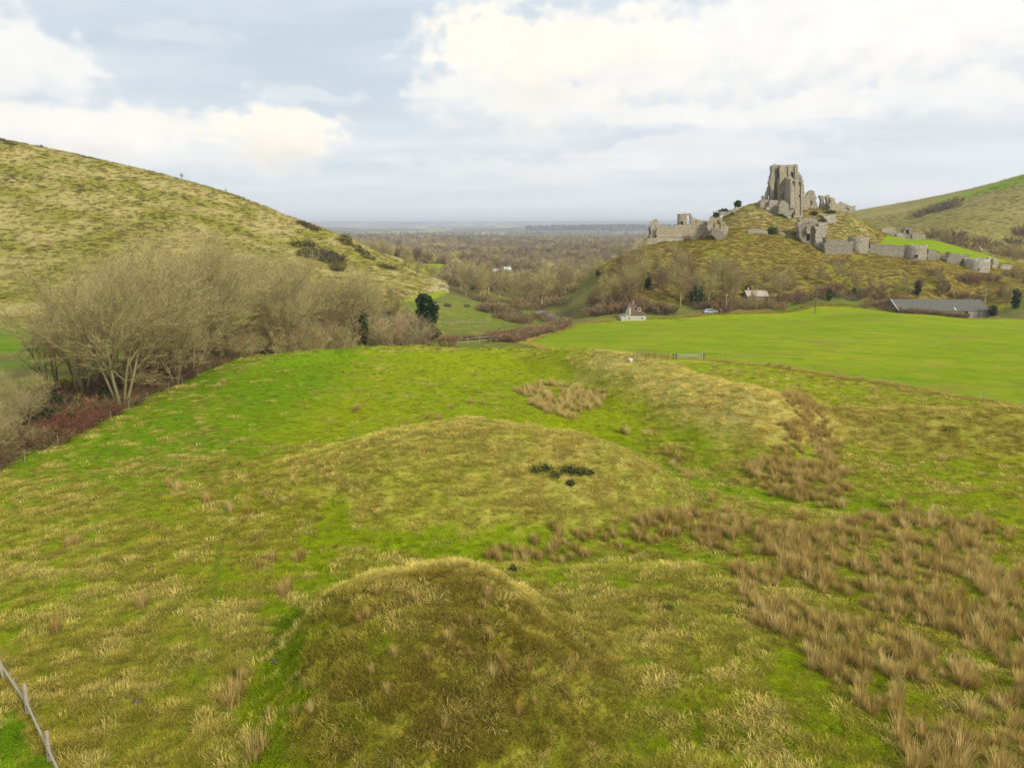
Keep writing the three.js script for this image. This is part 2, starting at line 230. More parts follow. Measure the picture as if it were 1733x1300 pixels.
const PAL = { fresh: [0.250, 0.295, 0.006], deep: [0.100, 0.215, 0.003], straw: [0.37, 0.300, 0.050], tan: [0.200, 0.130, 0.024], pale: [0.52, 0.44, 0.155], field: [0.235, 0.285, 0.009], fieldB: [0.180, 0.250, 0.006], hillG: [0.215, 0.200, 0.028], hillO: [0.235, 0.195, 0.036], hillS: [0.365, 0.300, 0.115], cas: [0.225, 0.175, 0.038], casB: [0.28, 0.22, 0.06], casD: [0.165, 0.122, 0.028], litter: [0.135, 0.11, 0.045], heath: [0.16, 0.12, 0.09] };
const REGIONS = ['meadow', 'pasture_field', 'grassy_hill', 'castle_hill', 'sheep_hill', 'valley_floor', 'green_field'];
function regionOf(X, D) {
  if (inside(X, D, FIELD)) return 1;
  if (inside(X, D, HILL_L)) return 2;
  if (inside(X, D, HILL_C)) return 3;
  if (inside(X, D, HILL_R)) return 4;
  if (inside(X, D, FIELD_L)) return 6;
  return D < 160 && X > -62 ? 0 : 5;
}
// cushions of tussock grass parted by creases
const pillow = (X, D) => sstep(0.03, 0.26, Math.abs(noise(X / 3.1 + 0.6 * noise(X / 7, D / 7), D / 2.6)));
function groundColor(X, D, y, reg, out) {
  const nA = fbm(X / 14, D / 14, 4), nB = fbm(X / 3.5 + 31, D / 3.5, 3);
  out[0] = PAL.fresh[0]; out[1] = PAL.fresh[1]; out[2] = PAL.fresh[2];
  if (reg === 0) {
    const [s, d, b, , n2, pl] = sward(X, D);
    mixc(out, PAL.deep, 0.75 * d); mixc(out, PAL.straw, 0.8 * s); mixc(out, PAL.pale, 0.6 * s * pl); mixc(out, PAL.tan, 0.8 * b * s);
    if (X < -12 && X > -27 && D < 72) mixc(out, [0.13, 0.125, 0.014], 0.75 * (1 - sstep(0.1, 0.5, toLine(X, D, TRACK)[0] + 0.25 * n2)));
    const k = 1 + 0.16 * n2; out[0] *= k; out[1] *= k; out[2] *= k;
  } else if (reg === 1 || reg === 6) {
    out.splice(0, 3, ...PAL.field); mixc(out, PAL.fieldB, clamp(0.4 + 0.9 * fbm(X / 40, D / 18, 3) + 0.25 * nB)); mixc(out, PAL.straw, 0.25 * clamp(fbm(X / 25 + 5, D / 25, 3) - 0.1));
    mixc(out, [0.24, 0.215, 0.03], 0.6 * sstep(0.1, 0.5, fbm(X / 12 + 40, D / 9, 3))); mixc(out, [0.30, 0.24, 0.07], 0.7 * near2(X, D, 72, 168, 9, 2.2)); mixc(out, PAL.deep, 0.5 * sstep(0.0, 0.45, fbm(X / 5 + 14, D / 2.5, 3))); mixc(out, PAL.straw, 0.3 * sstep(0.1, 0.5, fbm(X / 9 + 70, D / 3, 3))); { const q = Math.abs(((X * 0.5 + D * 0.86) % 14) - 7); out[0] *= 1 - 0.22 * sstep(0.9, 0.5, q); out[1] *= 1 - 0.14 * sstep(0.9, 0.5, q); }
    if (reg === 6) { out[0] *= 0.6; out[1] *= 0.75; }
  } else if (reg === 2) {
    const drift = fbm(X / 26 + 3, D / 19, 4), fleck = fbm(X / 7, D / 8 + 50, 3);                 // random patches of grass kinds, the same on every side of the hill
    out.splice(0, 3, ...PAL.hillG); mixc(out, PAL.hillO, sstep(-0.2, 0.5, fbm(X / 50 + 9, D / 30, 3))); mixc(out, PAL.hillS, 0.85 * sstep(-0.3, 0.3, drift + 0.45 * fleck)); mixc(out, PAL.casD, 0.5 * sstep(0.42, 0.6, fbm(X / 16 + 90, D / 9, 3)));
    if (inside(X, D, SPUR)) { mixc(out, PAL.field, 0.92); mixc(out, PAL.straw, 0.6 * sstep(0.25, 0.5, fbm(X / 7 + 4, D / 6, 2))); }
    else if (inside(X, D, SCREE)) { mixc(out, [0.5, 0.43, 0.29], 0.8 * sstep(0.0, 0.3, fbm(X / 4, D / 4 + 12, 3) + 0.25) * sstep(-42, -30, X)); }
  } else if (reg === 3) {
    const drift = fbm(X / 22, D / 5, 4), streak = fbm(X / 7 + 7, D / 1.7, 3);                  // random streaks of dead and live grass along the sheep terraces
    out.splice(0, 3, ...PAL.cas); mixc(out, PAL.casB, sstep(-0.1, 0.5, drift * 0.7 + 0.7 * streak)); mixc(out, PAL.casD, 0.6 * sstep(0.1, 0.5, fbm(X / 12 + 60, D / 3 + 20, 3))); mixc(out, PAL.fresh, 0.5 * sstep(0.1, 0.5, nA));
    if (inside(X, D, MOTTE)) { mixc(out, [0.30, 0.25, 0.10], 0.6 + 0.3 * nA); mixc(out, [0.17, 0.20, 0.03], 0.6 * sstep(0, 0.5, fbm(X / 8 + 60, D / 8, 3))); }
    if (inside(X, D, BAILEY)) { out.splice(0, 3, ...PAL.fieldB); }
  } else if (reg === 4) {
    const drift = fbm(X / 60 + 4, D / 26, 4), fur = fbm(X / 9 + D / 14, D / 90, 3);
    out.splice(0, 3, 0.21, 0.185, 0.045); mixc(out, [0.27, 0.225, 0.075], sstep(-0.3, 0.5, drift + fur * 0.7)); mixc(out, [0.19, 0.155, 0.038], 0.6 * sstep(0.1, 0.6, fbm(X / 40 + 30, D / 30, 3))); if (inside(X, D, [[405, 668], [470, 640], [700, 640], [700, 760], [380, 720]])) mixc(out, PAL.fieldB, 0.85);
  } else {
    out.splice(0, 3, ...PAL.litter); mixc(out, PAL.hillO, clamp(0.35 + nA)); mixc(out, PAL.deep, clamp(0.25 + 0.8 * fbm(X / 18 + 8, D / 12, 3)) * sstep(500, 300, D));
    if (D < 300 && X < 12 && D > 160) { mixc(out, [0.135, 0.165, 0.02], 0.7); mixc(out, PAL.straw, 0.3 * sstep(0, 0.4, nB)); }
    if (inside(X, D, KNOLL)) mixc(out, PAL.field, 0.9);
    if (D > 640) {
      const cx = X / 210 + 0.8 * fbm(X / 700, D / 700, 2), cd = Math.log(D) * 7 + 0.6 * fbm(X / 500 + 4, D / 900, 2), id = PERM[(Math.floor(cx) & 255)] + Math.floor(cd) * 37 & 255, v = PERM[id] / 255;
      mixc(out, v < 0.16 ? [0.30, 0.30, 0.11] : v < 0.22 ? [0.40, 0.37, 0.2] : v < 0.62 ? PAL.heath : [0.15, 0.13, 0.07], 0.85 * sstep(640, 900, D));
    }
  }
  const e = 1 + 0.10 * nB + 0.08 * nA; out[0] *= e; out[1] *= e; out[2] *= e;
  return out;
}
// fine relief: tussocks, sheep terraces
function relief(X, D, y, reg) {
  if (reg === 0) { const r = fbm(X / 0.8, D / 0.8, 3), r2 = fbm(X / 3.1 + 8, D / 3.1, 3); return 0.10 * r + 0.13 * r2; }
  if (reg === 2) { const k = sstep(215, 250, D); return k * (0.8 * pillow(X, D) + 0.5 * fbm(X / 13 + 3, D / 13, 3)); }
  if (reg === 3) { return 0.22 * fbm(X / 9, y / 0.8, 2) + 0.25 * fbm(X / 6, D / 6, 3); }
  if (reg === 4) { return 0.5 * fbm(X / 14 + D / 22, D / 120, 3) + 0.5 * fbm(X / 8, D / 8, 2); }
  if (reg === 1 || reg === 6) return 0.05 * fbm(X / 6, D / 4, 3);
  return 0.25 * fbm(X / 7, D / 7, 3);
}
// ---------------------------------------------------------------- tiling grass picture: fine strokes of lighter and darker blades
function strokeTexture(size, n, len, lo, hi, seed, wob = 1) {
  const r = rng(seed), v = new Float32Array(size * size).fill((lo + hi) / 2 * 0.86);
  for (let i = 0; i < n; i++) {
    let x = r() * size, y = r() * size, a = r() * 6.283; const L = len * (0.5 + r()), c = lo + (hi - lo) * r(), w = r() * 0.5 + 0.35, bend = (r() - 0.5) * 0.08 * wob;
    for (let k = 0; k < L; k++) { x += Math.cos(a); y += Math.sin(a); a += bend; const p = (Math.floor(y) & size - 1) * size + (Math.floor(x) & size - 1); v[p] = lerp(v[p], c, w); }
  }
  return v;
}
function grayTexture(v, size, srgb, rep) {
  const d = new Uint8Array(size * size * 4); for (let i = 0; i < size * size; i++) { const c = clamp(v[i]) * 255; d[4 * i] = d[4 * i + 1] = d[4 * i + 2] = c; d[4 * i + 3] = 255; }
  const t = new THREE.DataTexture(d, size, size); t.wrapS = t.wrapT = THREE.RepeatWrapping; t.magFilter = THREE.LinearFilter; t.minFilter = THREE.LinearMipmapLinearFilter; t.generateMipmaps = true; if (srgb) t.colorSpace = THREE.SRGBColorSpace; t.repeat.set(rep, rep); t.needsUpdate = true; return t;
}
const strokes = strokeTexture(1024, 90000, 34, 0.42, 1.0, 5);
const grassMap = grayTexture(strokes, 1024, false, 1 / 5.3), grassBump = grayTexture(strokes, 1024, false, 1 / 7.1);
const MAPGAIN = 1 / 0.66;
const groundMat = new THREE.MeshPhysicalMaterial({ specularIntensity: 0.05, vertexColors: true, map: grassMap, bumpMap: grassBump, bumpScale: 0.06, roughness: 1, metalness: 0 });
groundMat.name = 'grass sward';
{
  const cols = []; for (let a = -180; a < -42; a += 6) cols.push(a); for (let a = -42; a < 42; a += 0.14) cols.push(a); for (let a = 42; a <= 180.01; a += 6) cols.push(a);
  const rows = []; for (let D = 2; D < 18; D += 2) rows.push(D); for (let D = 18; D < 16500;) { rows.push(D); D += D < 95 ? clamp(D * D / 7600, 0.12, 1.1) : D < 440 ? 1.15 : D * 0.016; }
  const n = cols.length, m = rows.length, pos = new Float32Array(n * m * 3), col = new Float32Array(n * m * 3), uv = new Float32Array(n * m * 2), reg = new Uint8Array(n * m), c = [0, 0, 0];
  for (let i = 0; i < m; i++) for (let j = 0; j < n; j++) {
    const k = i * n + j, a = cols[j] * Math.PI / 180, R = rows[i], flat = Math.abs(cols[j]) <= 60;
    const X = flat ? Math.tan(a) * R : Math.sin(a) * R * 2, D = flat ? R : Math.cos(a) * R * 2;          // rows run straight across the view, then close round behind
    const q = D < 0 ? 0 : height(X, Math.max(D, 0)), rg = D < 0 ? 0 : regionOf(X, D), y = D < 0 ? 0 : q + relief(X, D, q, rg);
    reg[k] = rg; groundColor(X, Math.max(D, 0), q, rg, c);
    pos[3 * k] = X; pos[3 * k + 1] = y; pos[3 * k + 2] = -D; uv[2 * k] = X; uv[2 * k + 1] = D;
    for (let s = 0; s < 3; s++) col[3 * k + s] = c[s] * MAPGAIN;
  }
  const idx = REGIONS.map(() => []);
  for (let i = 0; i < m - 1; i++) for (let j = 0; j < n - 1; j++) { const k = i * n + j, q = idx[reg[k]]; q.push(k, k + 1, k + n, k + 1, k + n + 1, k + n); }
  const all = new THREE.BufferGeometry(); all.setAttribute('position', new THREE.BufferAttribute(pos, 3)); all.setIndex(idx.flat()); all.computeVertexNormals();
  const nor = all.attributes.normal.array;
  REGIONS.forEach((name, q) => {                                    // one sheet of ground, cut along the borders of meadow, fields and hills
    const map = new Int32Array(n * m).fill(-1), P = [], N = [], C = [], U = [], I = [];
    for (const k of idx[q]) { if (map[k] < 0) { map[k] = P.length / 3; P.push(pos[3 * k], pos[3 * k + 1], pos[3 * k + 2]); N.push(nor[3 * k], nor[3 * k + 1], nor[3 * k + 2]); C.push(col[3 * k], col[3 * k + 1], col[3 * k + 2]); U.push(uv[2 * k], uv[2 * k + 1]); } I.push(map[k]); }
    const ge = new THREE.BufferGeometry(); ge.setAttribute('position', new THREE.Float32BufferAttribute(P, 3)); ge.setAttribute('normal', new THREE.Float32BufferAttribute(N, 3)); ge.setAttribute('color', new THREE.Float32BufferAttribute(C, 3)); ge.setAttribute('uv', new THREE.Float32BufferAttribute(U, 2)); ge.setIndex(I);
    const me = new THREE.Mesh(ge, groundMat); me.name = name; me.castShadow = me.receiveShadow = true; me.userData = { kind: 'structure', category: name.replace('_', ' '), label: ['rough grass meadow with old earthwork mounds', 'smooth bright green pasture below the castle', 'steep straw coloured grassy hill with tussocks', 'tawny grass slope of the castle hill', 'furrowed olive hill behind the castle bailey', 'wooded valley floor reaching to the horizon', 'flat green field beyond the hedgerow trees'][q] }; scene.add(me);
  });
  console.log('ground', n * m, 'vertices');
}
scene.fog = new THREE.FogExp2(new THREE.Color(0.80, 0.87, 0.97), 0.00013);
// ---------------------------------------------------------------- building helpers
const used = {};
function numbered(name) { const k = used[name] = (used[name] ?? -1) + 1; return k ? `${name}_${String(k).padStart(3, '0')}` : name; }
function tag(o, label, category, group, kind) { o.userData.label = label; o.userData.category = category; if (group) o.userData.group = group; if (kind) o.userData.kind = kind; return o; }
function meshOf(name, geo, mat, parent) { const m = new THREE.Mesh(geo, mat); m.name = name; m.castShadow = m.receiveShadow = true; if (parent) parent.add(m); return m; }
function thing(name, label, category, [x, y, z] = [0, 0, 0], turn = 0, group) { const o = new THREE.Group(); o.name = numbered(name); o.position.set(x, y, z); o.rotation.y = turn; scene.add(o); return tag(o, label, category, group, 'thing'); }
function ground(X, D) { const r = regionOf(X, D), q = height(X, D); return q + relief(X, D, q, r); }
// blades of grass, stems and twigs are collected here as triangles
class Tris {
  constructor() { this.p = []; this.c = []; this.i = []; }
  blade(x, y, z, dx, dz, h, w, lean, bend, ca, cb) {                // a tapering, bent blade: two storeys and a tip
    const px = -dz * w / 2, pz = dx * w / 2, k = this.p.length / 3, m = 0.55;
    const mx = x + dx * lean * h * m, mz = z + dz * lean * h * m, tx = x + dx * (lean + bend) * h, tz = z + dz * (lean + bend) * h, ty = y + h * Math.sqrt(Math.max(0.06, 1 - Math.min(0.9, (lean + bend) ** 2 * 0.6)));
    this.p.push(x - px, y, z - pz, x + px, y, z + pz, mx - px * 0.8, y + h * m, mz - pz * 0.8, mx + px * 0.8, y + h * m, mz + pz * 0.8, tx, ty, tz);
    this.c.push(...ca, ...ca, ...cb, ...cb, ...cb); this.i.push(k, k + 1, k + 2, k + 1, k + 3, k + 2, k + 2, k + 3, k + 4);
  }
  tri(a, b, c, col) { const k = this.p.length / 3; this.p.push(...a, ...b, ...c); this.c.push(...col, ...col, ...col); this.i.push(k, k + 1, k + 2); }
  geo() { const g = new THREE.BufferGeometry(); g.setAttribute('position', new THREE.Float32BufferAttribute(this.p, 3)); g.setAttribute('color', new THREE.Float32BufferAttribute(this.c, 3)); g.setIndex(this.i); g.computeVertexNormals(); return g; }
}
const bladeMat = new THREE.MeshPhysicalMaterial({ vertexColors: true, roughness: 1, side: THREE.DoubleSide, transmission: 0.35, thickness: 0, specularIntensity: 0.03 }); bladeMat.name = 'dry grass blades';
const plainMat = (rgb, rough = 0.9, extra = {}) => new THREE.MeshStandardMaterial({ color: new THREE.Color().setRGB(...rgb), roughness: rough, ...extra });
// tuft kinds: short green sward, long dead grass combed by the wind
function tuft(seed, n, rad, hLo, hHi, w, leanLo, leanHi, comb, tone) {
  const r = rng(seed), t = new Tris();
  for (let i = 0; i < n; i++) {
    const a = r() * 6.283, q = Math.sqrt(r()) * rad, b = a + (r() - 0.5) * 1.6, h = lerp(hLo, hHi, r()) * (1 - 0.35 * q / rad), v = tone * (0.72 + 0.56 * r());
    const dx = lerp(Math.cos(b), comb[0], comb[2]), dz = lerp(Math.sin(b), comb[1], comb[2]), L = Math.hypot(dx, dz) || 1;
    t.blade(Math.cos(a) * q, -0.03, Math.sin(a) * q, dx / L, dz / L, h, w * (0.7 + 0.6 * r()), lerp(leanLo, leanHi, r()), 0.1 + 0.5 * r(), [v, v, v * 0.95], [v * 1.08, v * 1.05, v]);
  }
  return t.geo();
}
const tuftGreen = [0, 1].map(k => tuft(100 + k, 32, 0.36, 0.06, 0.15, 0.02, 0.2, 0.9, [0.6, -0.5, 0.2], 1));
const tuftStraw = [0, 1, 2].map(k => tuft(120 + k, 52, 0.38, 0.12, 0.36, 0.018, 0.2, 1.0, [0.75, -0.2, 0.22], 1));
{
  const r = rng(77), lists = [[], [], [], [], []], c = [0, 0, 0], M = new THREE.Matrix4(), Q = new THREE.Quaternion(), E = new THREE.Euler();
  const N = 230000;
  for (let i = 0; i < N; i++) {
    // forward distance spread so that the near ground gets more, as wide as the view and a little beyond
    const u = r(), D = 21 * Math.pow(135 / 21, Math.pow(u, 0.86)), X = (r() * 2 - 1) * (D * 0.74 + 5);
    if (X < -56 || regionOf(X, D) !== 0) continue;
    if (X < -12 && X > -27 && D < 72 && toLine(X, D, TRACK)[0] < 0.3 + 0.2 * r()) continue;
    const [s, d, b, , n2, pl] = sward(X, D);
    const straw = r() < s * 0.92 + 0.05;
    const col = [...PAL.fresh]; mixc(col, PAL.deep, clamp(0.75 * d + (r() - 0.5) * 0.3));
    if (straw) { mixc(col, PAL.straw, 0.55 + 0.5 * s * r()); mixc(col, PAL.pale, pl * (0.35 + 0.65 * r())); mixc(col, PAL.tan, clamp(0.85 * b + 0.5 * (r() - 0.5))); }
    const cl = fbm(X / 1.25 + 90, D / 1.25 + 15, 2), k = straw ? 2 + Math.floor(r() * 3) : Math.floor(r() * 2), big = (straw ? lerp(0.45, 1.15, r()) * clamp(0.8 + 1.2 * cl, 0.4, 1.6) : lerp(0.6, 1.15, r())) * (1 + D * 0.0022);
    const v = (straw ? 1.12 + 0.45 * pl : 1.4) * (0.55 + 0.7 * r() + 0.4 * cl);
    lists[k].push([X, ground(X, D), D, (r() - 0.5) * 1.6, big, big * (0.75 + 0.5 * r()), col[0] * v, col[1] * v, col[2] * v]);
  }
  for (let i = 0; i < 24000; i++) {                                 // bolder pale clumps in drifts
    const u = r(), D = 23 * Math.pow(135 / 23, Math.pow(u, 0.8)), X = (r() * 2 - 1) * (D * 0.74 + 4); if (X < -50 || regionOf(X, D) !== 0) continue;
    const [s, d, b, , n2, pl] = sward(X, D), drift = fbm(X / 3.2 + 200, D / 3.2, 2) + 0.6 * fbm(X / 0.9 + 20, D / 0.9, 2); if (drift < 0.08 + 0.22 * (1 - s) - 0.1 * r()) continue; if (D > 78 && D < 130 && inside(X, D, RING) && r() < 0.75) continue;
    const col = [...PAL.straw]; mixc(col, PAL.pale, 0.3 + 0.5 * r()); mixc(col, PAL.tan, clamp(0.7 * b * r() + 0.1)); const v = 1.1 + 0.6 * r(), big = lerp(1.1, 2.2, r() * r()) * (1 + D * 0.002);
    lists[2 + Math.floor(r() * 3)].push([X, ground(X, D), D, (r() - 0.5) * 1.6, big * 0.85, big, col[0] * v, col[1] * v, col[2] * v]);
  }
  for (let i = 0; i < 5200; i++) {                                  // uncut dead grass along the pasture's edges
    const k = 2 + Math.floor(r() * (FIELD.length - 6)), t = r(), [xa, da] = FIELD[k], [xb, db] = FIELD[k + 1], X = lerp(xa, xb, t) + (r() - 0.5) * 2.2, D = lerp(da, db, t) + (r() - 0.5) * 2.2; if (r() > Math.hypot(xb - xa, db - da) / 34) continue;
    const col = [...PAL.straw]; mixc(col, PAL.pale, 0.6 * r()); mixc(col, PAL.tan, 0.4 * r()); const v = 1 + 0.5 * r(), big = 1.0 + 1.2 * r(); lists[2 + Math.floor(r() * 3)].push([X, ground(X, D), D, r() * 3, big, big, col[0] * v, col[1] * v, col[2] * v]);
  }
  [...tuftGreen, ...tuftStraw].forEach((ge, k) => {
    const L = lists[k], im = new THREE.InstancedMesh(ge, bladeMat, L.length); im.name = numbered(k < 2 ? 'green_grass' : 'dead_grass'); im.castShadow = im.receiveShadow = true;
    L.forEach((e, i) => { Q.setFromEuler(E.set(0, e[3], 0)); M.compose(new THREE.Vector3(e[0], e[1], -e[2]), Q, new THREE.Vector3(e[4], e[5], e[4])); im.setMatrixAt(i, M); im.setColorAt(i, new THREE.Color().setRGB(e[6], e[7], e[8])); });
    tag(im, k < 2 ? 'short green grass growing over the meadow' : 'long dead straw grass growing over the mounds', 'grass', null, 'stuff'); scene.add(im);
  });
  console.log('grass', lists.map(l => l.length).join(' '));
}
// tussocks on the hills
{
  const t = new Tris(), q = rng(5); for (let i = 0; i < 46; i++) { const a = q() * 6.283, d = Math.sqrt(q()) * 0.6, v = 0.7 + 0.6 * q(); t.blade(Math.cos(a) * d, -0.1, Math.sin(a) * d, Math.cos(a), Math.sin(a), 0.4 + 0.35 * q(), 0.11, 0.7 + 0.7 * q(), 0.5 * q(), [v, v, v], [v * 1.1, v * 1.1, v]); }
  const ge = t.geo(), c = [0, 0, 0];
  const cover = (name, label, seed, n, poly, x0, x1, d0, d1, gain, keep, size) => {
    const r = rng(seed), L = []; for (let i = 0; i < n; i++) { const D = lerp(d0, d1, r()), X = lerp(x0, x1, r()), k = r(); if (!inside(X, D, poly) || Math.abs(X) > D * 0.8 || !keep(X, D, r())) continue; L.push([X, D, k]); }
    const im = new THREE.InstancedMesh(ge, bladeMat, L.length), M = new THREE.Matrix4(), Q = new THREE.Quaternion(), E = new THREE.Euler(); im.name = name; im.castShadow = im.receiveShadow = true;
    L.forEach(([X, D, k], i) => { const s = size * (0.6 + 0.8 * k), q = height(X, D), rg = regionOf(X, D); Q.setFromEuler(E.set(0, k * 50, 0)); M.compose(new THREE.Vector3(X, q + relief(X, D, q, rg), -D), Q, new THREE.Vector3(s * 1.4, s, s * 1.4)); im.setMatrixAt(i, M); groundColor(X, D, q, rg, c); const v = gain * (0.8 + 0.4 * ((k * 7.13) % 1)); im.setColorAt(i, new THREE.Color().setRGB(c[0] * v, c[1] * v, c[2] * v)); });
    tag(im, label, 'grass', null, 'stuff'); scene.add(im); console.log(name, L.length);
  };
  cover('hill_tussock_grass', 'pale dry tussock grass covering the steep hill', 91, 26000, HILL_L, -380, -30, 225, 440, 1.65, (X, D, k) => !inside(X, D, SPUR) && pillow(X, D) > 0.25 + 0.5 * k, 0.8);
  cover('castle_hill_grass', 'tawny rough grass on the castle hill', 92, 26000, HILL_C, 30, 250, 258, 345, 1.85, (X, D, k) => !inside(X, D, BAILEY), 0.55);
  cover('sheep_hill_grass', 'olive rough grass on the furrowed hill', 93, 9000, HILL_R, 150, 520, 420, 700, 1.7, (X, D, k) => true, 1.0);
}
// rush clumps: stiff upright stems; the ones that show largest are things of their own
{
  const variants = [0, 1, 2, 3].map(k => { const r = rng(300 + k), t = new Tris(), R = 0.34; for (let i = 0; i < 130; i++) { const a = r() * 6.283, q = Math.sqrt(r()) * R, v = 0.75 + 0.5 * r(), h = (0.6 + 0.75 * r()) * (1 - 0.3 * q / R); const lean = 0.05 + 0.55 * q / R * r(); t.blade(Math.cos(a) * q * 0.75, -0.05, Math.sin(a) * q * 0.75, Math.cos(a) * 0.8 + 0.2, Math.sin(a), h, 0.022, lean, 0.25 * r() * r(), [v * 0.95, v * 0.92, v * 0.9], [v * 1.05, v, v * 0.95]); } return t.geo(); });
  const tones = [[0.47, 0.36, 0.125], [0.39, 0.285, 0.085], [0.58, 0.465, 0.195], [0.33, 0.25, 0.06]].map(c => { const m = bladeMat.clone(); m.color.setRGB(...c); m.name = 'rush stems'; return m; });
  const r = rng(311), all = [];
  const add = (X, D, s, bed) => all.push({ X, D, s, bed, v: Math.floor(r() * 4), t: bed.startsWith('among') ? (r() < 0.6 ? 2 : 0) : Math.floor(r() * r() * 4), a: r() * 6.283 });
  for (const [bed, poly, n] of RUSH_BEDS) {
    const xs = poly.map(p => p[0]), ds = poly.map(p => p[1]), x0 = Math.min(...xs), x1 = Math.max(...xs), d0 = Math.min(...ds), d1 = Math.max(...ds); let got = 0, guard = 0; const mine = [];
    while (got < n && guard++ < 60000) {
      const X = lerp(x0, x1, r()), D = lerp(d0, d1, r()); if (!inside(X + 1.1 * noise(X / 2, D / 2), D + 1.1 * noise(X / 2 + 9, D / 2), poly)) continue;
      const thin = fbm(X / 4.5 + 3, D / 4.5, 2); if (bed.startsWith('in the wide') ? thin + 0.5 * fbm(X / 1.6, D / 1.6 + 30, 2) < -0.10 + 0.1 * (r() - 0.5) : thin < -0.4) continue;
      if (mine.some(m => (m[0] - X) ** 2 + (m[1] - D) ** 2 < 0.3)) { if (r() < 0.93) continue; }
      mine.push([X, D]); got++; add(X, D, 0.55 + 0.65 * r(), bed);
    }
  }
  // lone clumps, placed where the photograph has them
  for (const [px, py] of [[600, 697], [607, 694], [724, 710], [742, 712], [764, 692], [796, 683], [818, 684], [380, 650], [372, 655], [1204, 850], [1130, 770], [1146, 775], [1138, 790], [1152, 800], [1164, 812], [1150, 780], [1062, 735], [1052, 732], [1230, 870], [1356, 882], [1526, 858], [1550, 868], [1594, 780], [245, 1025], [240, 1030], [95, 1068], [130, 920], [118, 925], [478, 1008], [487, 1000], [430, 1285], [445, 1270], [400, 1180], [390, 1195], [412, 1150], [1480, 660], [1350, 655], [1375, 640], [1320, 622], [1335, 625], [1300, 620], [1425, 800], [1700, 1010], [460, 950], [440, 960], [510, 945], [500, 950], [350, 850], [390, 865], [420, 870], [300, 830], [285, 825]]) { const p = hit(px, py); if (p) { add(p[0], p[2], 0.8 + 0.4 * r(), 'standing alone in the short grass'); } }
  // scruffy clumps on the domed mound
  for (let i = 0; i < 34; i++) { const a = r() * 6.283, q = Math.sqrt(r()); const X = -4 + 7 * q * Math.cos(a), D = 31.5 + 4.5 * q * Math.sin(a); add(X, D, 0.45 + 0.35 * r(), 'growing on the near face of the domed mound'); }
  for (const e of all) { const F = e.D * Math.cos(PITCH) + 20 * Math.sin(PITCH); e.px = 866 + FOCAL * e.X / F; e.size = e.s / F; e.in = e.px > -5 && e.px < 1738 && e.D > 27; if (!e.in) e.size *= 0.01; }
  all.sort((a, b) => b.size - a.size);
  const rest = [];
  all.forEach((e, k) => {
    if (k < 300) { const m = meshOf(numbered('rush_clump'), variants[e.v], tones[e.t]); m.position.set(e.X, ground(e.X, e.D) - 0.02, -e.D); m.rotation.y = e.a * 0.25; m.scale.set(e.s * 1.1, e.s, e.s * 1.1); tag(m, 'tan rush clump ' + e.bed, 'rush clump', 'rush clumps ' + e.bed); scene.add(m); }
    else rest.push(e);
  });
  variants.forEach((ge, v) => { const L = rest.filter(e => e.v === v), m0 = bladeMat, im = new THREE.InstancedMesh(ge, m0, L.length), M = new THREE.Matrix4(), Q = new THREE.Quaternion(); im.name = numbered('rush_bed'); im.castShadow = im.receiveShadow = true; L.forEach((e, i) => { Q.setFromAxisAngle(new THREE.Vector3(0, 1, 0), e.a * 0.25); M.compose(new THREE.Vector3(e.X, ground(e.X, e.D) - 0.02, -e.D), Q, new THREE.Vector3(e.s * 1.1, e.s, e.s * 1.1)); im.setMatrixAt(i, M); im.setColorAt(i, tones[e.t].color); }); tag(im, 'beds of tan rushes across the damp ground', 'rushes', null, 'stuff'); scene.add(im); });
  console.log('rushes', all.length);
}
// ---------------------------------------------------------------- bare winter trees
class Wood extends Tris {
  tube(pts, rad, sides, ca, cb) {                                   // tapering limb through points, closed by a tip
    const n = pts.length, k0 = this.p.length / 3; let ux = 0.3, uy = 0.1, uz = 0.95;
    for (let i = 0; i < n; i++) {
      const a = pts[Math.max(0, i - 1)], b = pts[Math.min(n - 1, i + 1)]; let dx = b[0] - a[0], dy = b[1] - a[1], dz = b[2] - a[2]; const L = Math.hypot(dx, dy, dz) || 1; dx /= L; dy /= L; dz /= L;
      let q = ux * dx + uy * dy + uz * dz; ux -= q * dx; uy -= q * dy; uz -= q * dz; q = Math.hypot(ux, uy, uz) || 1; ux /= q; uy /= q; uz /= q;
      const vx = dy * uz - dz * uy, vy = dz * ux - dx * uz, vz = dx * uy - dy * ux, t = i / (n - 1), c = [lerp(ca[0], cb[0], t), lerp(ca[1], cb[1], t), lerp(ca[2], cb[2], t)];
      for (let s = 0; s < sides; s++) { const w = s / sides * 6.2832, cw = Math.cos(w) * rad[i], sw = Math.sin(w) * rad[i]; this.p.push(pts[i][0] + ux * cw + vx * sw, pts[i][1] + uy * cw + vy * sw, pts[i][2] + uz * cw + vz * sw); this.c.push(...c); }
    }
    for (let i = 0; i < n - 1; i++) for (let s = 0; s < sides; s++) { const a = k0 + i * sides + s, b = k0 + i * sides + (s + 1) % sides; this.i.push(a, b, a + sides, b, b + sides, a + sides); }
  }
  twig(a, b, w, col) {                                              // a thin sliver running to a point
    const k = this.p.length / 3, s = Math.sin(k * 12.9898) * 43758.5453, f = (s - Math.floor(s)) * 6.283, px = Math.cos(f) * w, pz = Math.sin(f) * w, py = w * 0.8 * Math.cos(f * 3);
    this.p.push(a[0] + px, a[1] + py, a[2] + pz, a[0] - px, a[1] - py, a[2] - pz, ...b); this.c.push(...col, ...col, ...col); this.i.push(k, k + 1, k + 2);
  }
}
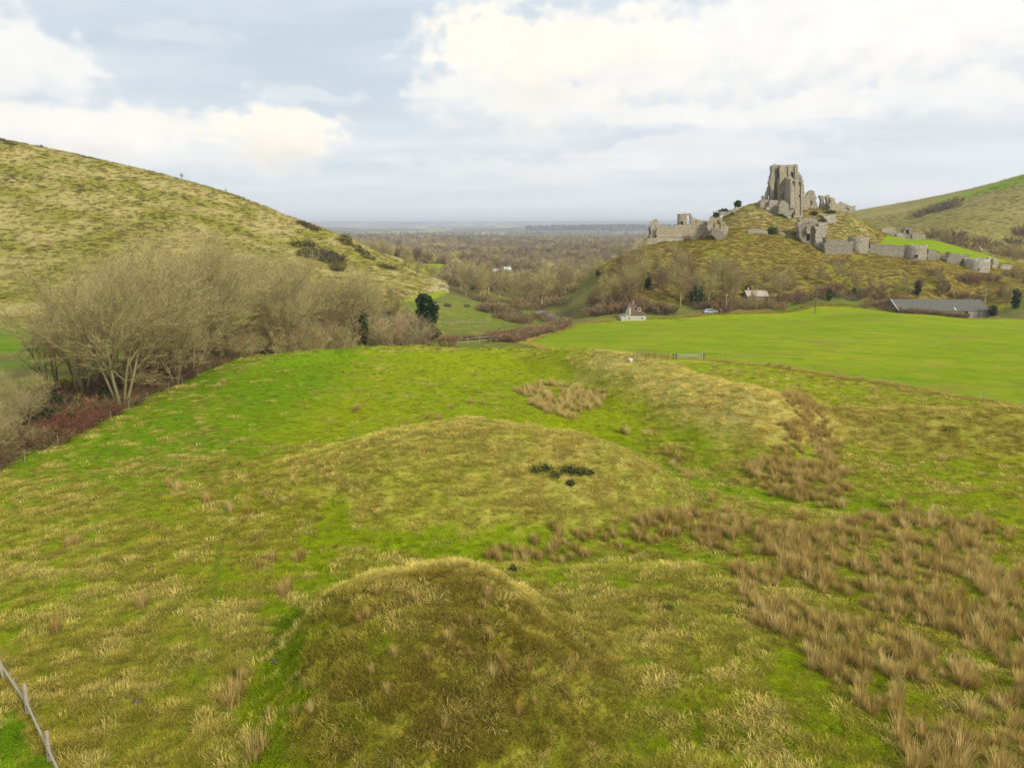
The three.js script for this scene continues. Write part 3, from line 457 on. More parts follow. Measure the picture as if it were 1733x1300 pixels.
function bareTree(o) {
  const r = rng(o.seed), trunk = new Wood(), crown = new Wood(), top = o.levels - 1;
  const vary = (c, k) => { const v = 1 + k * (r() - 0.5); return [c[0] * v, c[1] * v, c[2] * v]; };
  function grow(p, d, len, rad, lvl) {
    if (lvl === top) {
      const n = o.fork || 2; let q = [p[0] + d[0] * len * 0.55, p[1] + d[1] * len * 0.55, p[2] + d[2] * len * 0.55]; const c = vary(o.twigColor, 0.5);
      crown.twig(p, q, rad, c);
      for (let k = 0; k < n; k++) crown.twig([lerp(p[0], q[0], 0.6 + 0.25 * k), lerp(p[1], q[1], 0.6 + 0.25 * k), lerp(p[2], q[2], 0.6 + 0.25 * k)], [q[0] + (d[0] + (r() - 0.5) * 1.2) * len * 0.45, q[1] + (d[1] + (r() - 0.35) * 0.9) * len * 0.45, q[2] + (d[2] + (r() - 0.5) * 1.2) * len * 0.45], rad * 0.75, c);
      return;
    }
    const segs = lvl === 0 ? 6 : lvl === 1 ? 5 : lvl === 2 ? 3 : 2, pts = [p.slice()], rd = [rad * (lvl === 0 ? 1.25 : 1)], dirs = [d.slice()]; let x = p.slice(), v = d.slice();
    for (let i = 1; i <= segs; i++) {
      const wob = o.wobble * (lvl === 0 ? 0.5 : 1); v[0] += (r() - 0.5) * wob; v[2] += (r() - 0.5) * wob; v[1] += (r() - 0.5) * wob * 0.7 + (lvl > 0 ? o.lift : 0.04);
      const L = Math.hypot(...v); v = v.map(q => q / L); x = [x[0] + v[0] * len / segs, x[1] + v[1] * len / segs, x[2] + v[2] * len / segs]; if (x[1] < 0.15) x[1] = 0.15;
      pts.push(x.slice()); dirs.push(v.slice()); rd.push(rad * lerp(1, o.taper[lvl] ?? 0.3, i / segs));
    }
    (lvl < (o.trunkLevels || 1) ? trunk : crown).tube(pts, rd, [7, 5, 4, 3, 3][lvl], vary(lvl < 2 ? o.bark : o.limb, 0.3), vary(lvl < 1 ? o.limb : lvl < 3 ? o.limb : o.twigColor, 0.3));
    const n = o.kids[lvl]; let az = r() * 6.28;
    for (let k = 0; k < n; k++) {
      const t = lerp(o.from[lvl], 1, (k + 0.6 * r()) / n), f = Math.min(segs - 1, Math.floor(t * segs)), u = t * segs - f, a = pts[f], b = pts[f + 1], q = [lerp(a[0], b[0], u), lerp(a[1], b[1], u), lerp(a[2], b[2], u)], dd = dirs[f + 1];
      az += 2.4 + (r() - 0.5); let sx = Math.cos(az), sz = Math.sin(az), sy = 0.15 * (r() - 0.3); const dot = sx * dd[0] + sy * dd[1] + sz * dd[2]; sx -= dot * dd[0]; sy -= dot * dd[1]; sz -= dot * dd[2]; const L = Math.hypot(sx, sy, sz) || 1, ang = lerp(o.angle[0], o.angle[1], r()) * (t > 0.93 ? 0.4 : 1), ca = Math.cos(ang), sa = Math.sin(ang);
      grow(q, [dd[0] * ca + sx / L * sa, dd[1] * ca + sy / L * sa, dd[2] * ca + sz / L * sa], len * o.ratio[lvl] * (0.7 + 0.6 * r()) * (1 - 0.35 * t * (lvl === 0 ? 1 : 0.6)), Math.max(o.minR, lerp(rad, rad * (o.taper[lvl] ?? 0.3), t) * 0.62), lvl + 1);
    }
  }
  for (let s = 0; s < o.stems; s++) { const a = s / o.stems * 6.283 + r(), t = o.stems > 1 ? o.splay * (0.4 + 0.9 * r()) : o.splay * 0.3 * r(), b = o.stems > 1 ? o.girth * 1.2 : 0; grow([Math.cos(a) * b, -0.3, Math.sin(a) * b], [Math.cos(a) * Math.sin(t), Math.cos(t), Math.sin(a) * Math.sin(t)], o.height * (0.50 + 0.14 * r()), o.girth * (0.7 + 0.5 * r()), 0); }
  return { trunk: trunk.geo(), crown: crown.geo() };
}
const barkMat = new THREE.MeshPhysicalMaterial({ vertexColors: true, roughness: 0.95, specularIntensity: 0.1 }); barkMat.name = 'lichened bark';
const leafMat = new THREE.MeshPhysicalMaterial({ vertexColors: true, roughness: 0.8, side: THREE.DoubleSide, transmission: 0.3, thickness: 0, specularIntensity: 0.1 }); leafMat.name = 'evergreen leaves';
function leaves(seed, n, shape, size, cols, shell = 0.55) {         // leaf faces through a lumpy volume
  const r = rng(seed), t = new Tris();
  for (let i = 0; i < n; i++) {
    let x, y, z, q; do { x = r() * 2 - 1; y = r() * 2 - 1; z = r() * 2 - 1; q = Math.hypot(x, y, z); } while (q > 1 || q < shell * r());
    const lump = 0.8 + 0.32 * noise(x * 2.3 + seed, y * 2.3 + z * 1.7) + 0.14 * noise(x * 6, z * 6 + y * 5), c = cols[Math.floor(r() * cols.length)], v = 0.7 + 0.6 * r(), col = [c[0] * v, c[1] * v, c[2] * v];
    const P = [x * lump * shape[0], (y * 0.5 + 0.5) * lump * shape[1], z * lump * shape[2]], s = size * (0.6 + 0.8 * r()), a = [r() - 0.5, r() - 0.5, r() - 0.5], b = [r() - 0.5, r() - 0.5, r() - 0.5];
    t.tri([P[0] - a[0] * s, P[1] - a[1] * s, P[2] - a[2] * s], [P[0] + a[0] * s + b[0] * s, P[1] + a[1] * s + b[1] * s, P[2] + a[2] * s + b[2] * s], [P[0] + a[0] * s - b[0] * s, P[1] + a[1] * s - b[1] * s, P[2] + a[2] * s - b[2] * s], col);
  }
  return t.geo();
}
function shrub(seed, h, w, stems, twigs, col, col2, tw = 0.012) {    // arching stems with side twigs
  const r = rng(seed), st = new Wood(), cr = new Wood();
  for (let s = 0; s < stems; s++) {
    const a = r() * 6.283, q = Math.sqrt(r()) * w * 0.55, lean = 0.25 + 0.9 * r(), L = h * (0.6 + 0.5 * r()), x0 = Math.cos(a) * q, z0 = Math.sin(a) * q, b = a + (r() - 0.5) * 1.5, v = 0.7 + 0.6 * r(), c = [lerp(col[0], col2[0], r()) * v, lerp(col[1], col2[1], r()) * v, lerp(col[2], col2[2], r()) * v], pts = [];
    for (let i = 0; i <= 3; i++) { const t = i / 3; pts.push([x0 + Math.cos(b) * lean * t * w * 0.5 + (r() - 0.5) * 0.1 * h, L * (t - 0.25 * lean * t * t) - 0.1, z0 + Math.sin(b) * lean * t * w * 0.5 + (r() - 0.5) * 0.1 * h]); }
    st.tube(pts, [tw * 2.2, tw * 1.8, tw * 1.3, tw * 0.7], 3, c, c);
    for (let k = 0; k < twigs; k++) { const t = 0.2 + 0.8 * r(), f = Math.min(2, Math.floor(t * 3)), u = t * 3 - f, p = [0, 1, 2].map(m => lerp(pts[f][m], pts[f + 1][m], u)), l = h * (0.12 + 0.22 * r()); cr.twig(p, [p[0] + (r() - 0.5) * 1.6 * l, Math.max(0.05, p[1] + (r() - 0.15) * l), p[2] + (r() - 0.5) * 1.6 * l], tw, c); }
  }
  return { stems: st.geo(), crown: cr.geo() };
}
const TAN = { bark: [0.19, 0.16, 0.075], limb: [0.25, 0.205, 0.095], twigColor: [0.39, 0.315, 0.135] };
const bigTrees = [11, 12, 13, 14].map((s, k) => bareTree({ seed: s * 7, height: 17, stems: [4, 4, 5, 3][k], splay: [0.5, 0.42, 0.6, 0.35][k], girth: 0.145, levels: 5, trunkLevels: 2, kids: [7, 7, 6, 8], from: [0.25, 0.2, 0.15, 0.1], ratio: [0.62, 0.55, 0.52, 0.6], taper: [0.4, 0.3, 0.3], angle: [0.45, 0.95], wobble: 0.35, lift: 0.05, minR: 0.0125, fork: 3, ...TAN }));
console.log('big tree triangles', bigTrees.map(t => (t.trunk.index.count + t.crown.index.count) / 3).join(' '));
function placeTree(name, v, X, D, s, turn, label, group, sy = 1) {
  const o = thing(name, label, 'tree', [X, ground(X, D), -D], turn, group); meshOf('trunk', v.trunk, barkMat, o); meshOf('crown', v.crown, barkMat, o); o.scale.set(s, s * sy, s); return o;
}
function placeShrub(name, v, X, D, s, turn, label, category, group, mat = barkMat) {
  const o = thing(name, label, category, [X, ground(X, D), -D], turn, group); meshOf('stems', v.stems, barkMat, o); meshOf(v.leafy ? 'leaves' : 'twigs', v.crown, v.leafy ? leafMat : mat, o); if (Array.isArray(s)) o.scale.set(...s); else o.scale.setScalar(s); return o;
}
{
  const G = 'bare trees of the hedgerow beside the meadow';
  const row = [
    [0, -51.5, 99, 1.12, 0.3, 'multi-stemmed bare tree leaning over the bramble gap in the hedgerow'], [2, -54, 112, 1.1, 2.1, 'wide low-forking bare tree behind the leaning hedgerow tree'],
    [1, -52.5, 124, 1.2, 4.0, 'tall spreading bare tree at the middle of the hedgerow'], [3, -52, 138, 1.2, 1.0, 'upright bare tree with pale trunk by the meadow corner'], [0, -58, 150, 1.2, 5.1, 'broad bare tree where the hedgerow meets the ring bank'],
    [2, -47, 158, 1.12, 0.9, 'bare tree rising over the green rim of the ring'], [1, -66, 128, 1.1, 3.3, 'bare tree standing in the second row behind the hedgerow'], [3, -68, 112, 0.85, 2.6, 'shorter bare tree before the flat green field'], [0, -64, 165, 1.25, 2.2, 'large bare tree at the far end of the hedgerow'],
    [1, -52, 172, 1.1, 0.2, 'slim bare tree between the hedgerow and the hill foot'], [2, -40, 172, 0.95, 1.7, 'bare tree next to the ivy-clad tree above the ring'], [3, -76, 140, 0.9, 0.6, 'bare tree at the edge of the flat green field'], [0, -60, 105, 0.95, 4.4, 'bare tree hemmed in behind the bramble gap'], [2, -58, 136, 1.15, 2.9, 'dense many-stemmed bare tree inside the hedgerow'], [1, -46, 149, 0.85, 5.6, 'low bare tree spreading over the fence by the ring'], [2, -50, 112, 0.72, 1.4, 'low bare tree with boughs sweeping to the meadow fence'], [3, -70, 152, 1.1, 4.9, 'tall bare tree in the second row near the hill foot'], [1, -58, 186, 1.15, 1.9, 'bare tree filling the gap before the hill foot'], [0, -45, 188, 1.0, 3.6, 'bare tree behind the ivy-clad tree'], [2, -72, 178, 1.15, 0.5, 'wide bare tree where field and hill meet'],
  ];
  for (const [v, X, D, s, t, l] of row) placeTree('bare_tree', bigTrees[v], X, D, s * 1.34, t, l, G);
  // smaller trees at the near end of the hedge
  const small = [[0, -59, 78, 0.62, 1.2], [1, -55, 69, 0.58, 0.4], [2, -63, 88, 0.6, 2.2], [3, -64, 73, 0.66, 3.9], [1, -56.5, 86, 0.5, 5.2], [2, -54, 76, 0.46, 3.0], [0, -68, 82, 0.62, 0.2]];
  for (const [v, X, D, s, t] of small) placeTree('hedgerow_sapling', bigTrees[v], X, D, s, t, 'small bare tree in the scrub at the near hedge end', 'small bare trees at the near hedge end');
  // the ivy-clad tree over the ring and its pale neighbour
  const ivyTree = placeTree('ivy_tree', bigTrees[3], -33.5, 170, 1.45, 0.7, 'forked bare tree with dark ivy climbing its trunk above the ring', null);
  const ivy = leaves(61, 1500, [0.75, 6.2, 0.75], 0.32, [[0.045, 0.085, 0.018], [0.07, 0.12, 0.02], [0.03, 0.06, 0.015]], 0.3); meshOf('ivy', ivy, leafMat, ivyTree).position.set(0.2, 1.2, 0.4);
  const pale = shrub(71, 6.5, 7, 110, 60, [0.36, 0.29, 0.15], [0.26, 0.19, 0.09], 0.02);
  placeShrub('pale_shrub', pale, -25.5, 171, 1.4, 0.4, 'pale twiggy willow shrub beside the dark evergreen', 'shrub'); placeShrub('pale_shrub', pale, -29, 178, 1.2, 2.4, 'pale twiggy shrub at the foot of the ivy-clad tree', 'shrub');
  // dark evergreen
  const eg = thing('evergreen_tree', 'dark green evergreen tree at the end of the hedgerow', 'tree', [-20, ground(-20, 182), -182]);
  const gr = []; const rr = rng(9); for (let k = 0; k < 11; k++) { const a = rr() * 6.28, q = 1.9 * Math.sqrt(rr()), h = 0.6 + 7.2 * rr(); const g1 = leaves(200 + k, 520, [1.9 - 0.1 * h, 3.0, 1.9 - 0.1 * h], 0.42, [[0.030, 0.058, 0.016], [0.045, 0.085, 0.02], [0.02, 0.04, 0.012]], 0.4); g1.translate(Math.cos(a) * q * (1 - h / 12), h, Math.sin(a) * q * (1 - h / 12)); gr.push(g1); }
  const et = new Wood(); et.tube([[0, -0.3, 0], [0.1, 4, 0], [0, 9.5, 0]], [0.3, 0.2, 0.05], 6, [0.1, 0.08, 0.05], [0.1, 0.08, 0.05]);
  meshOf('trunk', et.geo(), barkMat, eg); meshOf('crown', mergeGeometries(gr), leafMat, eg); eg.scale.set(1.6, 1.4, 1.6);
  const rust = shrub(75, 4.2, 5, 70, 26, [0.20, 0.115, 0.045], [0.27, 0.18, 0.07], 0.02); placeShrub('rusty_shrub', rust, -23.4, 179, 1.6, 0, 'rust brown twiggy shrub against the dark evergreen', 'shrub'); placeShrub('rusty_shrub', rust, -15.5, 184, 0.8, 1.5, 'low rust brown shrub beyond the dark evergreen', 'shrub');
  // brambles and scrub under the hedgerow
  const bram = [81, 82, 83].map((s, k) => shrub(s, 1.9, 3.2, 75, 48, [[0.20, 0.085, 0.045], [0.17, 0.095, 0.05], [0.22, 0.15, 0.065]][k], [[0.13, 0.06, 0.035], [0.13, 0.085, 0.045], [0.15, 0.11, 0.05]][k], 0.016));
  const holly = { stems: shrub(85, 2.5, 1.5, 8, 2, [0.1, 0.08, 0.04], [0.1, 0.08, 0.04], 0.02).stems, crown: leaves(86, 900, [1.5, 2.8, 1.4], 0.26, [[0.035, 0.06, 0.018], [0.05, 0.085, 0.022], [0.025, 0.045, 0.014]], 0.4), leafy: true };
  const r = rng(88);
  for (let D = 64; D < 166; D += 2.6) { const k = D > 82 && D < 97 ? 0 : 1 + Math.floor(r() * 2), X = -51.2 - 1.6 * r() - (D > 150 ? (D - 150) * -0.35 : 0); placeShrub('bramble_bush', bram[k], X, D, 0.8 + 0.5 * r(), r() * 6, k ? 'brown bramble bush tangled along the hedgerow fence' : 'reddish bramble bush in the hedgerow gap', 'bush', k ? 'brown brambles along the hedgerow' : 'reddish brambles in the hedgerow gap'); }
  for (let i = 0; i < 46; i++) { const D = 62 + 114 * r(), X = -54 - 14 * r(); placeShrub('scrub_bush', bram[1 + Math.floor(r() * 2)], X, D, 1.1 + 0.9 * r(), r() * 6, 'tall brown scrub bush under the hedgerow trees', 'bush', 'scrub under the hedgerow trees'); }
  const olive = shrub(87, 4.2, 5, 90, 60, [0.36, 0.29, 0.12], [0.27, 0.2, 0.085], 0.016);
  for (const [X, D, s] of [[-55, 66, 0.9], [-57, 71, 1.1], [-55, 75, 0.9], [-60, 74, 1.2], [-58, 80, 1.0], [-63, 68, 1.2], [-61, 84, 1.1], [-54, 80, 0.7]]) placeShrub('olive_scrub', olive, X, D, s, X * D, 'olive twiggy scrub massed at the near hedge end', 'bush', 'olive scrub at the near hedge end');
  for (let i = 0; i < 18; i++) { const D = 136 + 44 * r(), X = -60 + 18 * r() + (D - 136) * 0.14; placeShrub('olive_scrub', olive, X, D, 1.2 + 0.7 * r(), r() * 6, 'tall olive scrub closing the hedgerow above the ring', 'bush', 'olive scrub above the ring'); }
  for (const [X, D, s] of [[-55, 82, 1.1], [-57, 90, 1.3], [-60, 97, 1.4], [-56, 104, 1.0], [-57, 118, 0.9], [-60, 76, 1.2], [-56, 128, 0.9], [-50, 163, 0.9], [-46, 166, 0.8], [-42, 166, 0.7]]) placeShrub('holly_bush', holly, X, D, s, X, 'dark green holly bush in the shade under the hedgerow trees', 'bush', 'dark holly bushes under the hedgerow trees');
}
// ---------------------------------------------------------------- stone
function stoneTexture(seed, base, alt, dark, rep) {
  const S = 512, r = rng(seed), d = new Uint8Array(S * S * 4), hgt = new Float32Array(S * S), courses = []; let y = 0;
  while (y < S) { const h = 7 + Math.floor(r() * 7), cells = []; let x = -Math.floor(r() * 12); while (x < S) { const w = 9 + Math.floor(r() * 20); cells.push([x, w, r(), r()]); x += w; } courses.push([y, h, cells]); y += h; }
  for (const [cy, ch, cells] of courses) for (const [cx, cw, a, b] of cells) for (let j = cy; j < Math.min(S, cy + ch); j++) for (let i = Math.max(0, cx); i < Math.min(S, cx + cw); i++) {
    const edge = i - cx < 1 || j - cy < 1, n = fbm(i / 40, j / 40 + seed, 4), st = fbm(i / 9 + seed, j / 90, 3), k = (j * S + i) * 4; let c = base.map((q, m) => lerp(q, alt[m], clamp(a + 0.4 * n)));
    c = c.map((q, m) => lerp(q, dark[m], clamp(1.25 * (st + 0.35 * n - 0.02) + (edge ? 0.45 : 0)))); const v = 0.74 + 0.5 * b + 0.65 * n;
    for (let m = 0; m < 3; m++) d[k + m] = 255 * Math.pow(clamp(c[m] * v), 1 / 2.2); d[k + 3] = 255; hgt[j * S + i] = edge ? 0.15 : 0.5 + 0.35 * b + 0.3 * n;
  }
  const t = new THREE.DataTexture(d, S, S); t.wrapS = t.wrapT = THREE.RepeatWrapping; t.magFilter = THREE.LinearFilter; t.colorSpace = THREE.SRGBColorSpace; t.repeat.set(1 / rep, 1 / rep); t.needsUpdate = true;
  return { map: t, bumpMap: grayTexture(hgt, S, false, 1 / rep) };
}
const stone = (seed, a, b, c, rep = 9) => { const m = new THREE.MeshPhysicalMaterial({ ...stoneTexture(seed, a, b, c, rep), bumpScale: 0.6, roughness: 0.95, specularIntensity: 0.2 }); m.name = 'weathered limestone'; return m; };
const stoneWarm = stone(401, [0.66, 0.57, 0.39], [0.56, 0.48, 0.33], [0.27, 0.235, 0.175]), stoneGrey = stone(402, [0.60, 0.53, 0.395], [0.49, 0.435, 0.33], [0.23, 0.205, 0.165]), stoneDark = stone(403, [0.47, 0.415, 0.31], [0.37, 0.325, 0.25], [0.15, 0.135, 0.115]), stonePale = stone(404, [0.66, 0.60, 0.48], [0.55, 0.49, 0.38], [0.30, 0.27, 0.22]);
// a broken wall standing on the line a-b, its outline and openings surveyed in the picture
function ruinGeo({ a, b, poly, t = 2, holes = [], rag = 0.5, deep = 1.8, seed = 1, back = 0, A, B }) {
  A = A || hit(...a); B = B || hit(...b); const r = rng(seed * 131 + 7), ex = B[0] - A[0], ed = B[2] - A[2], L = Math.hypot(ex, ed), ux = ex / L, ud = ed / L;
  const toWall = ([px, py]) => { const [u, dy, dz] = ray(px, py), den = u * ud - dz * ux, q = (A[0] * ud - A[2] * ux) / den; return [(u * q - A[0]) * ux + (dz * q - A[2]) * ud, EYE + dy * q]; };
  const pts = poly.map(toWall), low = Math.min(...pts.map(p => p[1])), out = [];
  const bottom = pts.map(p => p[1]), floor = low - deep;
  for (let i = 0; i < pts.length; i++) {
    const p = pts[i], q = pts[(i + 1) % pts.length], n = Math.max(1, Math.round(Math.hypot(q[0] - p[0], q[1] - p[1]) / 1.0));
    for (let k = 0; k < n; k++) { const f = k / n; out.push([lerp(p[0], q[0], f) + (r() - 0.5) * 2 * rag, lerp(p[1], q[1], f) + (r() - 0.5) * 2 * rag]); }
  }
  const s = new THREE.Shape(out.map(p => new THREE.Vector2(p[0], p[1])));
  for (const h of holes) { let hp = h.map(toWall); const cx = hp.reduce((q, p) => q + p[0], 0) / hp.length, cy = hp.reduce((q, p) => q + p[1], 0) / hp.length; hp = hp.map(p => [cx + (p[0] - cx) * 1.35, cy + (p[1] - cy) * 1.15]); s.holes.push(new THREE.Path(hp.map(p => new THREE.Vector2(p[0] + (r() - 0.5) * rag, p[1] + (r() - 0.5) * rag)))); }
  const ge = new THREE.ExtrudeGeometry(s, { depth: t, bevelEnabled: false, steps: 1 });
  // x along the wall, z into its thickness (away from the viewer)
  const m = new THREE.Matrix4().makeBasis(new THREE.Vector3(ux, 0, -ud), new THREE.Vector3(0, 1, 0), new THREE.Vector3(-ud, 0, -ux).multiplyScalar(1)); m.setPosition(A[0], 0, -A[2]);
  ge.translate(0, 0, back); ge.applyMatrix4(m);
  if (m.determinant() < 0) { const ix = ge.index; if (ix) { const q = ix.array; for (let i = 0; i < q.length; i += 3) [q[i], q[i + 1]] = [q[i + 1], q[i]]; } else { for (const k of ['position', 'normal', 'uv']) { const at = ge.attributes[k], n = at.itemSize, q = at.array; for (let i = 0; i < at.count; i += 3) for (let c = 0; c < n; c++) { const x = q[i * n + c]; q[i * n + c] = q[(i + 1) * n + c]; q[(i + 1) * n + c] = x; } } } ge.computeVertexNormals(); }
  return ge;
}
// foot: carry an outline down into the ground
const footed = (poly, dy = 8) => { const x0 = poly[0], x1 = poly[poly.length - 1]; return [...poly, [x1[0], x1[1] + dy], [x0[0], x0[1] + dy]]; };
const box4 = (x0, y0, x1, y1) => [[x0, y0], [x1, y0], [x1, y1], [x0, y1]];
const archHole = (x0, y0, x1, y1) => { const m = (x0 + x1) / 2, q = (y1 - y0) * 0.3; return [[x0, y1], [x0, y0 + q], [lerp(x0, m, 0.5), y0 + q * 0.25], [m, y0], [lerp(m, x1, 0.5), y0 + q * 0.25], [x1, y0 + q], [x1, y1]]; };
function ruin(name, label, category, parts, group) {
  const o = thing(name, label, category, [0, 0, 0], 0, group); parts.forEach(([pn, spec, mat], k) => { const ge = ruinGeo({ seed: label.length + k * 3, ...spec }); meshOf(pn, ge, mat, o); }); recentre(o); return o;
}
function recentre(o) {                                              // put a group's origin at the foot of what it holds
  const bx = new THREE.Box3(); o.children.forEach(c => { c.geometry.computeBoundingBox(); bx.union(c.geometry.boundingBox); }); const c = bx.getCenter(new THREE.Vector3()), p = new THREE.Vector3(c.x, bx.min.y, c.z); o.children.forEach(ch => ch.geometry.translate(-p.x, -p.y, -p.z)); o.position.copy(p);
}
// a round or angular tower stump with a broken rim
function drum(name, label, px, pyBase, pyTop, wpx, mat, { sides = 26, rag = 0.5, slope = 0, hollow = 0.72, batter = 0.06, windows = [], group, D } = {}) {
  const A = D ? [at(px, pyBase, D)[0], at(px, pyBase, D)[1], D] : hit(px, pyBase), F = A[2] * Math.cos(PITCH) + (EYE - A[1]) * Math.sin(PITCH), R = wpx / FOCAL * F / 2, hTop = at(px, pyTop, A[2])[1] - A[1], r = rng(px | 0);
  const P = [], U = [], I = [], rows = 7, top = []; const cD = A[2] + R * 0.85;
  for (let s = 0; s <= sides; s++) top.push(hTop + rag * (1.6 * noise(s * 0.55 + px, 3.3) + 0.8 * (r() - 0.5)) + slope * Math.cos(s / sides * 6.2832) * R); top[sides] = top[0];
  const ring = (rad, yy) => { const k = P.length / 3; for (let s = 0; s <= sides; s++) { const w = s / sides * 6.2832, q = rad * (1 + 0.03 * noise((s % sides) * 0.9 + px, yy(s) * 0.5)); P.push(Math.cos(w) * q, yy(s), Math.sin(w) * q); U.push(w * R, yy(s)); } return k; };
  const rings = []; for (let i = 0; i <= rows; i++) { const f = i / rows; rings.push(ring(R * (1 + batter * (1 - f)), s => lerp(-2.5, top[s], f))); }
  rings.push(ring(R * hollow, s => top[s] - 0.15), ring(R * hollow * 0.95, () => hTop * 0.72), ring(0.02, () => hTop * 0.74));
  for (let q = 0; q < rings.length - 1; q++) for (let s = 0; s < sides; s++) { const a = rings[q] + s, b = rings[q + 1] + s; I.push(a, b, a + 1, a + 1, b, b + 1); }
  const ge = new THREE.BufferGeometry(); ge.setAttribute('position', new THREE.Float32BufferAttribute(P, 3)); ge.setAttribute('uv', new THREE.Float32BufferAttribute(U, 2)); ge.setIndex(I); const fl = sides < 12 ? ge.toNonIndexed() : ge; fl.computeVertexNormals();
  const o = thing(name, label, 'tower ruin', [A[0], A[1], -cD], 0, group); meshOf('tower_wall', fl, mat, o);
  for (const [w, f, ww, hh] of windows) { const q = new THREE.BoxGeometry(ww, hh, 0.5); q.translate(Math.cos(w) * R * 1.0, hTop * f, Math.sin(w) * R * 1.0); const m = meshOf('arrow_slit', q, slitMat, o); }
  return o;
}
const slitMat = plainMat([0.03, 0.028, 0.025]);
{
  const z3 = (x, y) => [1280 + x * 0.1076, 270 + y * 0.1076], z4 = (x, y) => [1340 + x * 0.0923, 320 + y * 0.0923], z5 = (x, y) => [1080 + x * 0.0538, 350 + y * 0.0538], z6 = (x, y) => [1150 + x * 0.0692, 330 + y * 0.0692];
  const Pz = (f, ...c) => { const o = []; for (let i = 0; i < c.length; i += 2) o.push(f(c[i], c[i + 1])); return o; };
  // ---- the keep
  const K = at(1336, 366, 326), kx = K[0], kd = 327;                // plan of the keep: front annex and tall wall behind it
  const line = (x0, d0, x1, d1) => ({ A: [x0, 0, d0], B: [x1, 0, d1] });
  const back = line(100, 336, 130, 334.5), mid = line(100, 333.2, 130, 331.6), front = line(100, 325.5, 130, 324);
  const keep = [];
  keep.push(['tall_wall', { ...back, t: 2.6, rag: 0.2, poly: Pz(z3, 232, 740, 225, 560, 235, 380, 225, 300, 245, 210, 235, 130, 245, 90, 285, 76, 360, 86, 420, 84, 470, 76, 490, 92, 520, 80, 605, 76, 614, 62, 630, 80, 650, 96, 648, 180, 662, 205, 690, 240, 712, 265, 712, 320, 735, 325, 738, 395, 750, 430, 748, 560, 735, 600, 735, 800), holes: [Pz(z3, 312, 275, 310, 220, 322, 190, 334, 215, 335, 275), Pz(z3, 308, 622, 306, 575, 316, 552, 326, 575, 326, 622), Pz(z3, 545, 235, 545, 205, 558, 192, 570, 205, 570, 240), Pz(z3, 650, 330, 650, 302, 690, 300, 690, 312)] }, stoneGrey]);
  keep.push(['corner_pier', { ...mid, t: 3.2, rag: 0.14, poly: Pz(z3, 228, 700, 222, 430, 205, 370, 207, 335, 226, 325, 222, 262, 244, 205, 234, 130, 242, 92, 282, 78, 284, 330, 268, 520, 266, 700) }, stoneGrey]);
  keep.push(['buttressed_wall', { ...mid, t: 3.2, rag: 0.12, poly: Pz(z3, 335, 760, 333, 340, 345, 300, 378, 280, 384, 88, 440, 82, 488, 90, 492, 150, 500, 300, 520, 760), holes: [Pz(z3, 412, 645, 414, 545, 430, 525, 444, 545, 444, 645)] }, stoneWarm]);
  keep.push(['upper_wall', { ...mid, t: 2.6, rag: 0.12, poly: Pz(z3, 500, 420, 503, 90, 540, 82, 604, 80, 606, 290, 630, 330, 628, 420), holes: [Pz(z3, 540, 240, 541, 208, 556, 192, 572, 210, 575, 290, 566, 290)] }, stoneWarm]);
  for (const [x0, x1, y0] of [[364, 384, 100], [604, 622, 90], [496, 508, 110]]) keep.push(['pilaster', { ...line(100, 332.7, 130, 331.1), t: 0.7, rag: 0.05, poly: Pz(z3, x0, 420, x0, y0, x1, y0, x1, 420) }, stoneWarm]);
  keep.push(['left_spur', { ...line(100, 334.5, 130, 333), t: 2, rag: 0.15, poly: Pz(z3, 60, 720, 90, 640, 92, 575, 105, 562, 120, 590, 135, 610, 150, 530, 172, 480, 185, 425, 214, 418, 240, 520, 240, 720), holes: [Pz(z3, 188, 612, 188, 570, 200, 545, 212, 570, 212, 612)] }, stoneGrey]);
  // annex: front wall with openings and the flank wall that runs back to the tall wall
  keep.push(['annex_front', { ...front, t: 2.2, rag: 0.1, poly: Pz(z3, 596, 1010, 580, 860, 586, 800, 500, 690, 520, 560, 532, 330, 560, 318, 600, 322, 640, 330, 690, 318, 722, 330, 730, 420, 722, 560, 722, 830, 735, 910, 735, 1010), holes: [Pz(z3, 566, 385, 566, 348, 582, 336, 600, 348, 600, 385), Pz(z3, 656, 412, 658, 370, 672, 340, 688, 370, 690, 412), box4(...z3(568, 556), ...z3(598, 602)), box4(...z3(658, 556), ...z3(690, 602)), box4(...z3(612, 920), ...z3(665, 946))] }, stoneWarm]);
  const fl = at(...z3(532, 400), 325), bk = at(...z3(424, 400), 333.6);
  keep.push(['annex_flank', { A: [bk[0], 0, bk[2]], B: [fl[0], 0, fl[2]], t: 1.8, rag: 0.1, poly: Pz(z3, 420, 760, 418, 300, 432, 280, 480, 296, 534, 310, 534, 760), holes: [] }, stoneGrey]);
  for (const [x0, x1] of [[606, 626], [700, 716]]) keep.push(['pilaster', { ...line(100, 325.1, 130, 323.6), t: 0.7, rag: 0.05, poly: Pz(z3, x0, 860, x0, 330, x1, 330, x1, 860) }, stonePale]);
  keep.push(['plinth', { ...line(100, 328.5, 130, 327), t: 6, rag: 0.15, poly: Pz(z3, 150, 860, 150, 745, 190, 735, 210, 640, 350, 640, 340, 720, 320, 860) }, stonePale]);
  keep.push(['plinth_wing', { ...line(100, 330, 130, 328.5), t: 4, rag: 0.15, poly: Pz(z3, 60, 760, 65, 650, 110, 622, 200, 626, 205, 760) }, stoneGrey]);
  keep.push(['fallen_slab', { ...line(100, 324.4, 130, 322.6), t: 2.4, rag: 0.16, poly: Pz(z3, 345, 850, 360, 720, 385, 655, 430, 645, 480, 680, 560, 740, 592, 800, 560, 830, 540, 880, 560, 1000, 480, 900, 400, 850) }, stoneGrey]);
  ruin('castle_keep', 'tall ruined stone keep crowning the castle hill', 'castle ruin', keep);
